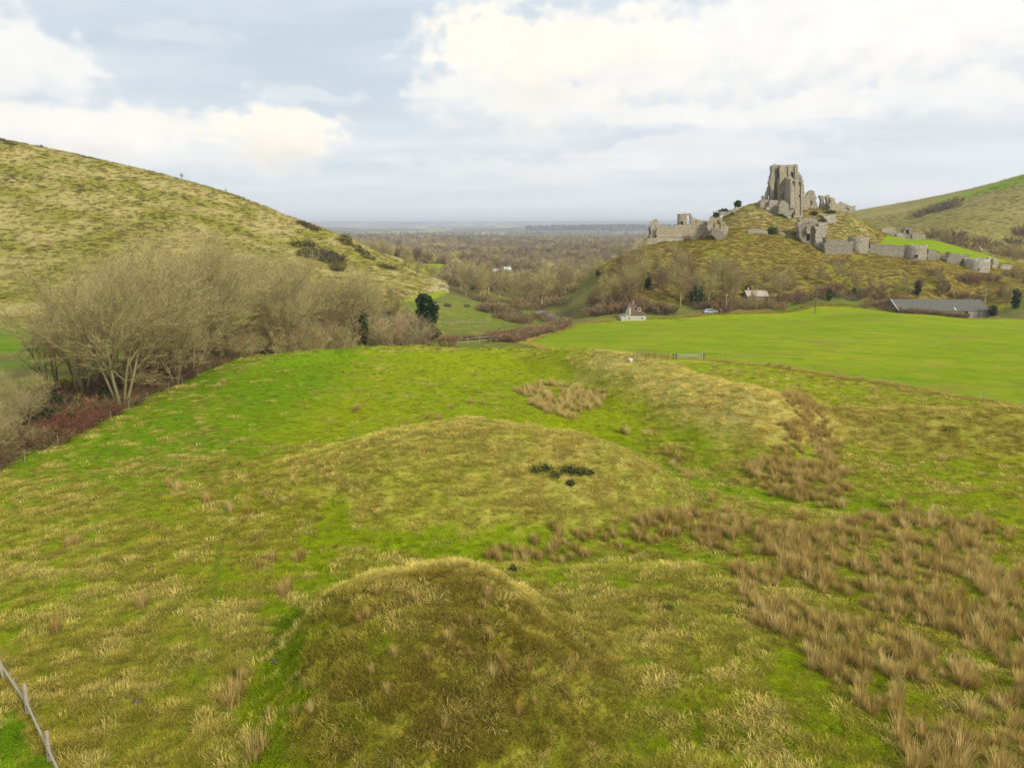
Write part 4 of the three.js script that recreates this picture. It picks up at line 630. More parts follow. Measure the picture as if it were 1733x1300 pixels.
  // ---- inner ward remains beside the keep
  const w1 = line(100, 338, 150, 336), w2 = line(120, 340, 160, 340), w3 = line(130, 336, 160, 337.5);
  ruin('castle_wall', 'squat yellowish wall stub joined to the keep', 'castle wall', [['wall', { ...w1, t: 3, poly: Pz(z4, 200, 420, 205, 130, 235, 118, 290, 130, 295, 420) }, stoneWarm]]);
  ruin('arched_ruin', 'round-topped tower fragment with small window beside the keep', 'castle ruin', [['wall', { ...w2, t: 2.4, poly: Pz(z4, 278, 380, 285, 120, 310, 60, 350, 32, 400, 36, 425, 70, 430, 100, 450, 130, 440, 230, 470, 320, 490, 380), holes: [Pz(z4, 335, 288, 326, 262, 335, 222, 350, 212, 362, 235, 362, 288)] }, stoneGrey]]);
  ruin('arched_ruin', 'mushroom-shaped wall piece pierced by one tall arch', 'castle ruin', [['wall', { ...w2, t: 1.8, rag: 0.12, poly: Pz(z4, 515, 380, 525, 290, 540, 200, 500, 130, 510, 116, 600, 126, 650, 114, 690, 116, 690, 160, 676, 280, 690, 380), holes: [Pz(z4, 597, 262, 592, 215, 598, 185, 612, 166, 626, 185, 632, 215, 628, 262)] }, stoneGrey]]);
  ruin('castle_wall', 'long inner wall with pointed peak behind the fallen block', 'castle wall', [['wall', { ...w3, t: 2.2, poly: Pz(z4, 690, 470, 692, 270, 720, 180, 742, 142, 770, 160, 792, 255, 860, 265, 900, 250, 975, 242, 986, 260, 988, 470) }, stoneWarm]]);
  ruin('castle_wall', 'low end wall with open doorway at the hill edge', 'castle wall', [['wall', { ...line(130, 339, 160, 340), t: 2, poly: Pz(z4, 984, 500, 984, 320, 1010, 306, 1080, 304, 1150, 306, 1158, 340, 1140, 480), holes: [Pz(z4, 996, 388, 996, 345, 1028, 345, 1034, 388)] }, stoneGrey]]);
  ruin('fallen_masonry', 'pale grey fallen block on the slope under the inner wall', 'fallen masonry', [['block', { a: z4(640, 625), b: z4(835, 625), t: 3, deep: 1, poly: Pz(z4, 640, 660, 650, 580, 545, 480, 590, 468, 650, 500, 700, 510, 790, 472, 815, 520, 836, 590, 800, 640) }, stonePale]]);
  // ---- the gatehouse
  ruin('castle_gatehouse', 'stained stone gatehouse block at the head of the curtain wall', 'castle ruin', [
    ['back_wall', { ...line(100, 305.5, 150, 304), t: 2.4, poly: Pz(z4, 95, 760, 100, 640, 140, 545, 240, 530, 330, 536, 460, 535, 466, 560, 466, 760) }, stoneGrey],
    ['stained_shaded_tower', { ...line(100, 302.2, 150, 299.6), t: 3.6, poly: Pz(z4, 150, 900, 142, 690, 200, 655, 320, 612, 385, 605, 430, 640, 430, 1130, 400, 1180, 240, 1010), holes: [Pz(z4, 265, 940, 270, 840, 300, 800, 322, 850, 310, 940)] }, stoneDark],  // stained stone, its darker tone also paints in the side turned from the sun
    ['sunlit_tone_tower', { ...line(100, 301.3, 150, 297.2), t: 4, poly: Pz(z4, 415, 1180, 420, 690, 470, 690, 480, 640, 560, 610, 650, 600, 640, 760, 620, 930, 600, 1040, 575, 1260, 520, 1240) }, stonePale],  // paler stone tone paints in the sunlit face of the gatehouse
    ['corner_block', { ...line(100, 300.9, 150, 298.3), t: 3, poly: Pz(z4, 270, 840, 275, 700, 290, 680, 325, 690, 320, 800) }, stoneGrey],
  ]);
  // ---- curtain walls and towers down the slope
  ruin('curtain_wall', 'grey curtain wall between the gatehouse and the mossy round tower', 'castle wall', [['wall', { a: [1396, 430], b: [1443, 430], t: 2, deep: 2, poly: Pz(z4, 590, 1200, 612, 908, 700, 915, 850, 935, 1000, 950, 1110, 962, 1110, 1200, 960, 1260, 800, 1290, 660, 1260) }, stoneDark]]);
  drum('round_tower', 'squat round tower with a mossy stain on its rim', 1456.5, 428, 402, 33, stoneGrey, { rag: 0.25, windows: [] });
  ruin('curtain_wall', 'low curtain wall joining the mossy round tower to the broad tower', 'castle wall', [['wall', { a: [1472, 429], b: [1541, 437], t: 1.8, poly: [[1470, 438], [1471, 413], [1500, 413.5], [1536, 417], [1542, 418], [1542, 446]] }, stoneDark]]);
  drum('round_tower', 'broad round tower with a dark breach at its foot', 1554.5, 441, 415.5, 36, stoneGrey, { rag: 0.25, windows: [[1.9, 0.28, 1.2, 1.3]] });
  ruin('curtain_wall', 'curved wall stub sloping down from the broad tower', 'castle wall', [['wall', { a: [1568, 441], b: [1596, 441], t: 1.6, poly: [[1568, 450], [1570, 422], [1584, 424], [1590, 430], [1596, 438], [1598, 450]] }, stoneDark]]);
  ruin('curtain_wall', 'leaning ivy-stained wall piece standing apart on the slope', 'castle wall', [['wall', { a: [1600, 446], b: [1642, 451], t: 2, poly: [[1598, 452], [1602, 440], [1609, 428], [1618, 431], [1630, 432.5], [1641, 431], [1643, 458], [1620, 456]] }, stoneDark]]);
  drum('round_tower', 'leaning lowest tower streaked with dark ivy stains', 1660, 461, 438, 40, stonePale, { rag: 0.35, slope: 0.05, hollow: 0.8, windows: [[1.9, 0.2, 0.35, 0.9]] });
  ruin('castle_wall', 'thin gate pier next to the lowest tower', 'castle wall', [['pier', { a: [1680, 454], b: [1689, 454], t: 1.6, poly: [[1679, 460], [1680, 436], [1685, 434], [1688, 438], [1689, 460]] }, stoneWarm]]);
  ruin('castle_wall', 'rubble wall footing beyond the thin gate pier', 'castle wall', [['footing', { a: [1692, 455], b: [1712, 456], t: 1.4, poly: [[1691, 460], [1694, 449], [1702, 448], [1711, 450], [1713, 460]] }, stonePale]]);
  ruin('castle_wall', 'grey wall block at the far head of the bailey lawn', 'castle wall', [['wall', { ...line(150, 349, 200, 349), t: 2, poly: [[1489, 410], [1490, 388], [1498, 386], [1513, 384.5], [1516, 390], [1518, 410]] }, stoneGrey], ['rubble', { ...line(150, 348, 200, 348), t: 2, poly: [[1515, 410], [1517, 396], [1524, 393], [1531, 397], [1532, 410]] }, stonePale]]);
  ruin('castle_wall', 'square broken turret on the far side of the bailey lawn', 'castle ruin', [['turret', { ...line(150, 350, 200, 350), t: 3, poly: [[1527, 412], [1528, 398], [1531, 385], [1536, 383.5], [1543, 384], [1543, 412]], holes: [box4(1533, 390, 1537, 396)] }, stoneDark], ['low_wall', { ...line(150, 349.5, 200, 349.5), t: 1.6, poly: [[1543, 412], [1543, 396.5], [1560, 397], [1566, 402], [1567, 412]] }, stoneGrey]]);
  ruin('rubble_wall', 'long crumbling rubble wall edging the bailey lawn', 'castle wall', [['rubble', { a: [1582, 407], b: [1661, 427], t: 1.5, rag: 0.3, poly: [[1583, 410], [1586, 402], [1592, 404], [1600, 408], [1612, 410], [1620, 409], [1630, 413], [1640, 416], [1650, 417], [1656, 416], [1660, 424], [1660, 434], [1630, 424], [1600, 416]] }, stonePale]]);
  // ---- the west bailey
  const wb = line(50, 318, 100, 308);
  ruin('tower_fragment', 'narrow finger of ruined tower at the tip of the west wall', 'castle ruin', [['finger', { ...line(50, 318.5, 100, 312), t: 2.6, poly: Pz(z5, 380, 1060, 405, 900, 390, 580, 430, 440, 480, 372, 545, 352, 590, 385, 612, 440, 615, 700, 605, 1060), holes: [Pz(z5, 508, 735, 505, 620, 520, 585, 545, 610, 555, 735)] }, stoneWarm], ['shard', { ...line(50, 320, 100, 313), t: 1.4, poly: Pz(z5, 295, 1060, 300, 860, 315, 660, 350, 630, 385, 660, 395, 800, 440, 760, 440, 1060), holes: [Pz(z5, 318, 900, 318, 860, 350, 855, 355, 900)] }, stoneDark]]);
  ruin('curtain_wall', 'long plain west curtain wall along the hill brow', 'castle wall', [['wall', { ...line(50, 317.5, 100, 309), t: 2, deep: 2.5, poly: [[1110, 412], [1112, 382.5], [1122, 382], [1135, 382.5], [1150, 381], [1180, 380.5], [1186, 378], [1196, 375.5], [1197, 402], [1170, 410], [1140, 413]] }, stoneWarm], ['footing', { ...line(50, 316.6, 100, 308.2), t: 1.4, poly: [[1110, 414], [1113, 404], [1125, 402], [1136, 399], [1150, 399.5], [1158, 401], [1158, 412], [1130, 414]] }, stonePale]]);
  ruin('fallen_masonry', 'low stone block below the west wall tip', 'fallen masonry', [['block', { ...line(50, 315, 100, 308), t: 3, poly: [[1092, 424], [1093, 405], [1100, 401], [1108, 402], [1112, 408], [1112, 422]] }, stoneWarm]]);
  ruin('fallen_masonry', 'outermost crumbling stone block on the west slope', 'fallen masonry', [['block', { ...line(50, 315, 100, 309), t: 3, poly: [[1068, 428], [1074, 412], [1080, 406], [1090, 405], [1091, 426]] }, stoneWarm]]);
  drum('angular_tower', 'angular tower shell with one dark doorway behind the west wall', 1155, 381, 362.5, 16, stoneGrey, { sides: 8, rag: 0.2, hollow: 0.75, D: 338, windows: [[1.75, 0.2, 0.9, 1.5]] });
  ruin('castle_wall', 'inner wall running from the angular tower with a small window', 'castle wall', [['wall', { ...line(60, 340, 100, 341), t: 1.8, poly: [[1160, 386], [1161, 362], [1168, 361.5], [1170, 366], [1174, 369.5], [1180, 369], [1184, 374], [1192, 375], [1198, 377], [1198, 386]], holes: [box4(1176, 374, 1178.6, 377.5), Pz((x, y) => [x, y], 1162.5, 379, 1162.5, 366, 1166.5, 366, 1167, 379)] }, stoneWarm]]);
  ruin('castle_gatehouse', 'shattered west gate fragment pierced by broken openings', 'castle ruin', [['tall_piece', { ...line(60, 313, 100, 305), t: 2.6, poly: Pz(z6, 690, 1000, 705, 640, 712, 560, 760, 500, 800, 510, 880, 570, 890, 640, 880, 1000), holes: [Pz(z6, 640 + 60, 890, 705, 845, 725, 828, 745, 850, 745, 890), Pz(z6, 822, 800, 822, 690, 842, 672, 860, 690, 858, 800)] }, stoneWarm], ['broken_face', { ...line(60, 314, 100, 305.5), t: 2, poly: Pz(z6, 870, 1000, 880, 640, 900, 545, 960, 535, 1030, 580, 1050, 650, 1110, 680, 1130, 740, 1170, 760, 1190, 900, 1180, 1040), holes: [Pz(z6, 905, 690, 930, 620, 985, 640, 1005, 700, 1000, 820, 970, 815, 965, 730), Pz(z6, 1058, 800, 1058, 700, 1080, 690, 1085, 800)] }, stoneWarm]]);
  ruin('fallen_masonry', 'huge dark leaning block slumped before the west gate', 'fallen masonry', [['block', { ...line(60, 310, 100, 302), t: 4, rag: 0.2, poly: Pz(z6, 760, 960, 800, 860, 830, 800, 880, 785, 930, 830, 990, 870, 1040, 890, 1080, 950, 1130, 1010, 1170, 1080, 1150, 1160, 960, 1160, 850, 1040) }, stoneDark]]);
  ruin('arch_remnant', 'broken stone arch between the clipped yews', 'castle ruin', [['arch', { ...line(60, 331, 110, 331), t: 1.6, poly: Pz(z6, 960, 600, 955, 470, 985, 410, 1080, 400, 1200, 400, 1290, 365, 1350, 360, 1380, 420, 1300, 440, 1200, 470, 1130, 470, 1060, 480, 1000, 530, 1000, 600) }, stoneGrey]]);
  ruin('stone_pillar', 'short stone pillar carrying the ball-shaped yew', 'castle ruin', [['pillar', { ...line(60, 332, 110, 332), t: 2, poly: [[1243, 362], [1244, 350], [1252, 350], [1252.5, 362]] }, stoneWarm]]);
  ruin('low_wall', 'low grey wall along the path under the keep mound', 'castle wall', [['wall', { a: [1265, 395], b: [1300, 397], t: 1, rag: 0.1, poly: [[1265, 398], [1266, 388], [1284, 387], [1298, 391], [1300, 400]] }, stoneGrey]]);
  ruin('low_wall', 'small white stone stub beside the clipped hedge block', 'castle wall', [['wall', { a: [1318, 398], b: [1330, 400], t: 1, rag: 0.1, poly: [[1317, 402], [1319, 392], [1326, 394], [1331, 400], [1331, 404]] }, stonePale]]);
  // ---- shrubs on the castle hill
  const yew = [[0.05, 0.085, 0.022], [0.075, 0.115, 0.028], [0.035, 0.06, 0.018]];
  const bush = (name, label, px, pyB, wpx, hpx, cols, D, seed, category = 'bush', group) => { const A = D ? at(px, pyB, D) : hit(px, pyB), F = A[2] * Math.cos(PITCH) + (EYE - A[1]) * Math.sin(PITCH), w = wpx / FOCAL * F / 2 * 1.1, h = hpx / FOCAL * F * 1.1, o = thing(name, label, category, [A[0], A[1] - 0.3, -A[2] - w * 0.6], 0, group); meshOf('leaves', leaves(seed, 1100, [w, h, w], Math.max(0.35, w * 0.28), cols, 0.6), leafMat, o); const st = new Wood(); st.tube([[0, -0.4, 0], [0.05, h * 0.5, 0]], [0.18, 0.08], 5, [0.1, 0.08, 0.05], [0.1, 0.08, 0.05]); meshOf('stem', st.geo(), barkMat, o); return o; };
  bush('clipped_yew', 'ball-shaped yew topping the short stone pillar', 1249, 351, 13, 13.5, yew, 333, 501); bush('clipped_yew', 'upright rounded yew beside the west gate', 1212, 370, 11, 13, yew, 330, 502); bush('clipped_yew', 'low rounded yew over the broken arch', 1226, 361, 16, 9, yew, 334, 503);
  bush('hedge_block', 'boxy dark green hedge at the foot of the keep mound', 1309, 397, 19, 14.5, [[0.07, 0.11, 0.02], [0.10, 0.15, 0.025], [0.05, 0.08, 0.018]], null, 504); bush('gorse_bush', 'dark green bush against the inner wall', 1379, 365, 12, 9, yew, null, 505); bush('gorse_bush', 'bright green low bush beside the gatehouse', 1347, 399, 12, 8, [[0.12, 0.15, 0.02], [0.15, 0.17, 0.03]], null, 506); bush('gorse_bush', 'grassy mossy bush on the crest near the long inner wall', 1405, 362, 22, 7, [[0.10, 0.13, 0.02], [0.14, 0.15, 0.03]], null, 507);
  const sh = shrub(510, 3, 5, 40, 16, [0.25, 0.19, 0.11], [0.19, 0.13, 0.08], 0.05);
  for (const [px, py, s, l] of [[1172, 406, 1.1, 'leafless shrub under the long west curtain wall'], [1416, 447, 1.0, 'reddish leafless shrub below the grey curtain wall'], [1434, 468, 0.8, 'small leafless shrub on the open castle slope'], [1540, 447, 0.9, 'leafless shrub below the broad round tower'], [1135, 425, 0.7, 'faint leafless shrub on the west castle slope']]) { const p = hit(px, py); placeShrub('leafless_shrub', sh, p[0], p[2], s, px, l, 'shrub'); }
}
console.log('castle done');
// ---------------------------------------------------------------- trees of the valley and the castle foot
const midKinds = [[0.36, 0.295, 0.115], [0.32, 0.245, 0.10], [0.28, 0.19, 0.105], [0.39, 0.335, 0.135], [0.33, 0.265, 0.13]];
const midTrees = midKinds.map((c, k) => bareTree({ seed: 900 + k * 17, height: 14, stems: 1, splay: 0.35, girth: 0.26, levels: 4, trunkLevels: 1, kids: [11, 8, 9], from: [0.2, 0.12, 0.1], ratio: [0.62, 0.5, 0.85], taper: [0.35, 0.3, 0.3], angle: [0.4, 0.95], wobble: 0.4, lift: 0.06, minR: 0.034, fork: 3, bark: c.map(q => q * 0.9), limb: c, twigColor: c }));
console.log('mid tree triangles', midTrees.map(t => (t.trunk.index.count + t.crown.index.count) / 3).join(' '));
const midShrubs = [[[0.29, 0.175, 0.09], [0.22, 0.13, 0.075]], [[0.34, 0.265, 0.12], [0.27, 0.195, 0.09]], [[0.24, 0.18, 0.09], [0.19, 0.14, 0.075]], [[0.40, 0.33, 0.155], [0.31, 0.245, 0.115]]].map((c, k) => shrub(930 + k, 3.6, 4.6, 46, 46, c[0], c[1], 0.04));
const ivyCol = [leaves(951, 420, [1.3, 6.5, 1.3], 0.75, [[0.06, 0.085, 0.026], [0.085, 0.105, 0.035]], 0.4), leaves(952, 420, [2.0, 5, 2.0], 0.8, [[0.075, 0.095, 0.03], [0.10, 0.11, 0.04]], 0.4)];
{
  const r = rng(960);
  const scatter = (n, poly, gap, f) => { const xs = poly.map(p => p[0]), ds = poly.map(p => p[1]), got = []; let guard = 0; while (got.length < n && guard++ < 9000) { const X = lerp(Math.min(...xs), Math.max(...xs), r()), D = lerp(Math.min(...ds), Math.max(...ds), r()); if (!inside(X, D, poly) || got.some(q => Math.hypot(q[0] - X, q[1] - D) < gap)) continue; got.push([X, D]); f(X, D); } };
  const tree = (label, group, hLo, hHi, kinds) => (X, D) => { const k = kinds[Math.floor(r() * kinds.length)], h = lerp(hLo, hHi, r()); placeTree('valley_tree', midTrees[k], X, D, h / 14, r() * 6.28, label, group); };
  scatter(44, [[-22, 350], [4, 318], [10, 296], [22, 300], [46, 330], [50, 430], [-36, 432], [-30, 385]], 4.2, tree('bare grey-brown tree in the grove on the valley floor', 'bare trees of the valley grove', 16, 22, [0, 1, 3, 0, 4]));
  scatter(34, [[27, 256], [76, 251], [80, 266], [58, 282], [36, 298], [28, 284]], 3.6, tree('bare tree in the copse at the castle hill foot behind the cottage', 'bare trees of the copse behind the cottage', 11, 16, [0, 1, 2, 3]));
  scatter(26, [[80, 252], [100, 262], [128, 264], [150, 264], [150, 272], [80, 272]], 3.4, tree('small bare tree in the belt between pasture and castle slope', 'small bare trees of the belt below the castle', 6, 10, [1, 2, 4, 0]));
  scatter(26, [[152, 246], [172, 236], [225, 215], [240, 262], [200, 284], [150, 274]], 3.6, tree('bare tree in the thicket behind the long barn', 'bare trees of the thicket behind the barn', 5.5, 9.5, [1, 2, 4]));
  scatter(24, [[-82, 236], [-58, 232], [-36, 250], [-36, 285], [-50, 300], [-95, 262]], 4.5, tree('bare tree at the foot of the steep hill', 'bare trees at the foot of the steep hill', 11, 16, [0, 3, 1]));
  scatter(12, [[-48, 358], [-38, 350], [-36, 385], [-50, 415], [-72, 400], [-60, 372]], 4, tree('bare tree on the shoulder at the end of the steep hill', 'bare trees on the shoulder of the steep hill', 7, 10, [0, 3, 1]));
  scatter(14, [[190, 345], [240, 330], [262, 380], [236, 400], [190, 395]], 5, tree('bare tree in the dip behind the bailey lawn', 'bare trees in the dip behind the bailey', 6, 9, [1, 2]));
  // scrub belts
  const scrub = (label, group, sLo, sHi, kinds) => (X, D) => { const s = lerp(sLo, sHi, r()); placeShrub('scrub_bush', midShrubs[kinds[Math.floor(r() * kinds.length)]], X, D, [s * 1.15, s, s * 1.15], r() * 6.28, label, 'bush', group); };
  scatter(40, [[62, 245], [76, 248], [100, 259], [124, 253], [150, 264], [120, 268], [60, 252]], 2.2, scrub('brown bramble bush along the top hedge of the pasture', 'brambles along the top hedge of the pasture', 0.55, 0.95, [0, 2, 1]));
  scatter(20, [[112, 254], [120, 251], [126, 246], [139, 236], [141, 239], [130, 248]], 1.8, scrub('low dark bramble in the hedge before the barn', 'brambles in the hedge before the barn', 0.42, 0.62, [0, 2]));
  scatter(36, [[-4, 186], [1, 184], [8, 208], [19, 236], [16, 246], [6, 222], [-4, 200]], 1.5, scrub('rust brown bramble in the hedge along the pasture side', 'brambles in the hedge along the pasture side', 0.55, 0.85, [0, 0, 2, 1]));
  scatter(22, [[-30, 212], [0, 206], [2, 209], [-30, 216]], 1.3, scrub('brown bramble in the hedge line across the low field', 'brambles in the hedge line across the low field', 0.4, 0.65, [0, 2, 1]));
  scatter(16, [[-12, 300], [2, 276], [6, 282], [-6, 306]], 2.2, scrub('brown bush along the far side of the green spur', 'bushes along the far side of the green spur', 0.7, 1.1, [1, 2, 0]));
  scatter(30, [[26, 250], [50, 246], [44, 256], [28, 262]], 2.2, scrub('reddish brown bush beside the white cottage', 'bushes beside the white cottage', 0.6, 1.1, [0, 1, 2]));
  scatter(40, [[150, 268], [225, 240], [240, 282], [200, 296], [150, 282]], 3.2, scrub('dun bush on the lower castle slope above the barn', 'bushes on the lower castle slope above the barn', 0.7, 1.1, [2, 1, 0]));
  scatter(26, [[-20, 345], [2, 308], [12, 285], [22, 290], [40, 330], [46, 345]], 3, scrub('low brown bush at the edge of the valley grove', 'bushes at the edge of the valley grove', 0.7, 1.1, [1, 2, 0]));
  scatter(22, [[-60, 235], [-38, 228], [-34, 262], [-50, 285], [-70, 262]], 3.5, scrub('pale twiggy bush at the foot of the steep hill', 'pale bushes at the foot of the steep hill', 0.9, 1.5, [3, 1]));
  scatter(16, [[300, 480], [400, 470], [420, 520], [320, 540]], 9, scrub('dark thorn bush on the lower flank of the furrowed hill', 'thorn bushes on the furrowed hill', 1.2, 2, [2]));
  scatter(14, [[330, 640], [372, 650], [382, 680], [340, 668]], 5, scrub('dark thorn bush high on the furrowed hill', 'thorn bushes high on the furrowed hill', 1.0, 1.6, [2]));
  scatter(30, [[205, 395], [300, 405], [330, 460], [230, 470]], 5, scrub('brown thorn bush in the combe below the furrowed hill', 'thorn bushes in the combe', 1.1, 1.9, [2, 1]));
  // ivy-dark stems and evergreens among them
  const ever = (X, D, s, v, l) => { const o = thing('ivy_column', l, 'tree', [X, ground(X, D), -D], X, 'ivy-dark evergreens around the castle foot'); const st = new Wood(); st.tube([[0, -0.5, 0], [0, 5, 0]], [0.25, 0.1], 5, [0.12, 0.1, 0.06], [0.12, 0.1, 0.06]); meshOf('trunk', st.geo(), barkMat, o); meshOf('crown', ivyCol[v], leafMat, o); o.scale.setScalar(s); };
  for (const [px, py, D, s, v] of [[1095, 505, 268, 1.0, 0], [1178, 528, 254, 1.5, 1], [1402, 512, 258, 0.75, 0], [1444, 508, 260, 0.65, 0], [1552, 498, 268, 0.9, 0], [1600, 490, 270, 0.9, 1], [1718, 520, 240, 1.1, 0], [1680, 522, 246, 0.8, 1], [1012, 480, 300, 0.6, 1], [1265, 500, 266, 0.6, 1], [800, 470, 430, 1.2, 1]]) { const p = at(px, py, D); ever(p[0], D, s, v, 'dark green ivy-covered evergreen among bare trees at the castle foot'); }
}
// gorse on the hills
{
  const yellow = [[0.10, 0.115, 0.022], [0.15, 0.145, 0.025], [0.34, 0.26, 0.015], [0.085, 0.09, 0.022]], brown = [[0.17, 0.12, 0.055], [0.13, 0.10, 0.045], [0.11, 0.115, 0.03]], dark = [[0.07, 0.09, 0.022], [0.10, 0.12, 0.03], [0.12, 0.125, 0.03]];
  const gor = (px, py, w, h, cols, n, label, group, name = 'gorse_bush') => { const p = hit(px, py); if (!p) return; const o = thing(name, label, 'bush', [p[0], p[1] - 0.2, -p[2]], px, group); meshOf('leaves', leaves(Math.round(px * 3 + py), n, [w, h, w], Math.max(0.14, 0.2 * w), cols, 0.5), leafMat, o); const st = new Wood(); st.tube([[0, -0.2, 0], [0.05, h * 0.6, 0.02]], [0.05 * w, 0.02 * w], 4, [0.1, 0.08, 0.05], [0.1, 0.08, 0.05]); meshOf('stem', st.geo(), barkMat, o); };
  const r = rng(990);
  for (let i = 0; i < 26; i++) { const t = r(), px = 505 + 75 * t + 16 * (r() - 0.5), py = 412 + 38 * t * t + 26 * r() * (1 - 0.3 * t); gor(px, py, 3.4 + 1.8 * r(), 2.8 + 1.4 * r(), r() < 0.35 ? yellow : brown, 420, 'brown and yellow gorse bush in the big patch above the trees', 'gorse bushes in the big patch on the steep hill'); }
  for (let i = 0; i < 22; i++) { const t = r(), px = 575 + 90 * t, py = 398 + 60 * t + 10 * r(); gor(px, py, 2.2 + 1.4 * r(), 2.2 + 1.2 * r(), yellow, 300, 'olive gorse bush down the end ridge of the steep hill', 'gorse bushes down the end ridge'); }
  for (let i = 0; i < 12; i++) { const t = r(); gor(502 + 40 * t, 374 + 18 * t + 3, 2.4 + r(), 2.2 + r(), brown, 280, 'brown gorse bush on the skyline of the steep hill', 'gorse bushes on the hill skyline'); }
  for (const [px, py, w] of [[4, 241, 3], [14, 245, 3], [24, 247, 2.4], [68, 251, 2.6], [75, 252, 2], [143, 268, 2], [155, 270, 1.8], [400, 337, 1.4], [412, 340, 1.8], [325, 308, 1.6], [350, 318, 1.2]]) gor(px, py, w, w * 0.9, brown, 220, 'dark low bush on the crest of the steep hill', 'dark bushes along the hill crest', 'hill_bush');
  for (let i = 0; i < 60; i++) { const c = [[150, 320, 26, 22], [275, 328, 40, 12], [40, 305, 40, 10], [265, 385, 30, 8], [160, 385, 40, 8]][i % 5]; gor(c[0] + (r() - 0.5) * 2 * c[2], c[1] + (r() - 0.5) * 2 * c[3], 1.3 + 0.9 * r(), 0.9 + 0.7 * r(), [[0.15, 0.11, 0.055], [0.12, 0.085, 0.045], [0.18, 0.14, 0.06]], 150, 'brown heathery bush in the patches across the steep hill', 'brown heathery bushes across the steep hill', 'hill_bush'); }
  // small dark gorse on the meadow
  for (const [px, py, w] of [[905, 797, 0.7], [922, 795, 0.75], [938, 806, 0.6], [962, 800, 0.9], [978, 801, 0.8], [994, 801, 0.7], [965, 818, 0.5]]) gor(px, py, w, w * 1.0, dark, 420, 'small dark green gorse bush on the middle mound', 'dark gorse bushes on the middle mound');
  gor(868, 968, 0.32, 0.85, dark, 300, 'slim dark bush on the rim of the domed mound'); gor(1131, 1030, 0.35, 0.4, dark, 200, 'small dark bush in the grass beside the rush bed'); gor(1385, 724, 0.6, 0.7, dark, 250, 'small dark bush at the end of the straw bank'); gor(341, 800, 0.45, 0.4, dark, 220, 'low dark bush in the tussocks by the vehicle track'); gor(412, 785, 0.7, 0.5, dark, 220, 'flat dark bush between the track and the middle mound'); gor(1605, 725, 0.8, 0.5, dark, 220, 'low dark bush on the long bank by the fence'); gor(790, 520, 1.6, 1.8, brown, 200, 'dark bush on the green spur below the hill'); gor(680, 498, 2.0, 2.2, brown, 200, 'brown bush at the scree edge'); gor(758, 519, 2.0, 2.0, [[0.16, 0.13, 0.07], [0.12, 0.1, 0.05]], 240, 'dun thorn bush over the scree on the spur');
  const bt = midTrees[3]; for (const [px, py, s, l] of [[308, 306, 0.34, 'small bare tree alone on the hill skyline'], [383, 328, 0.2, 'tiny bare tree lower on the hill skyline']]) { const p = hit(px, py); placeTree('skyline_tree', bt, p[0], p[2], s, px, l); }
}
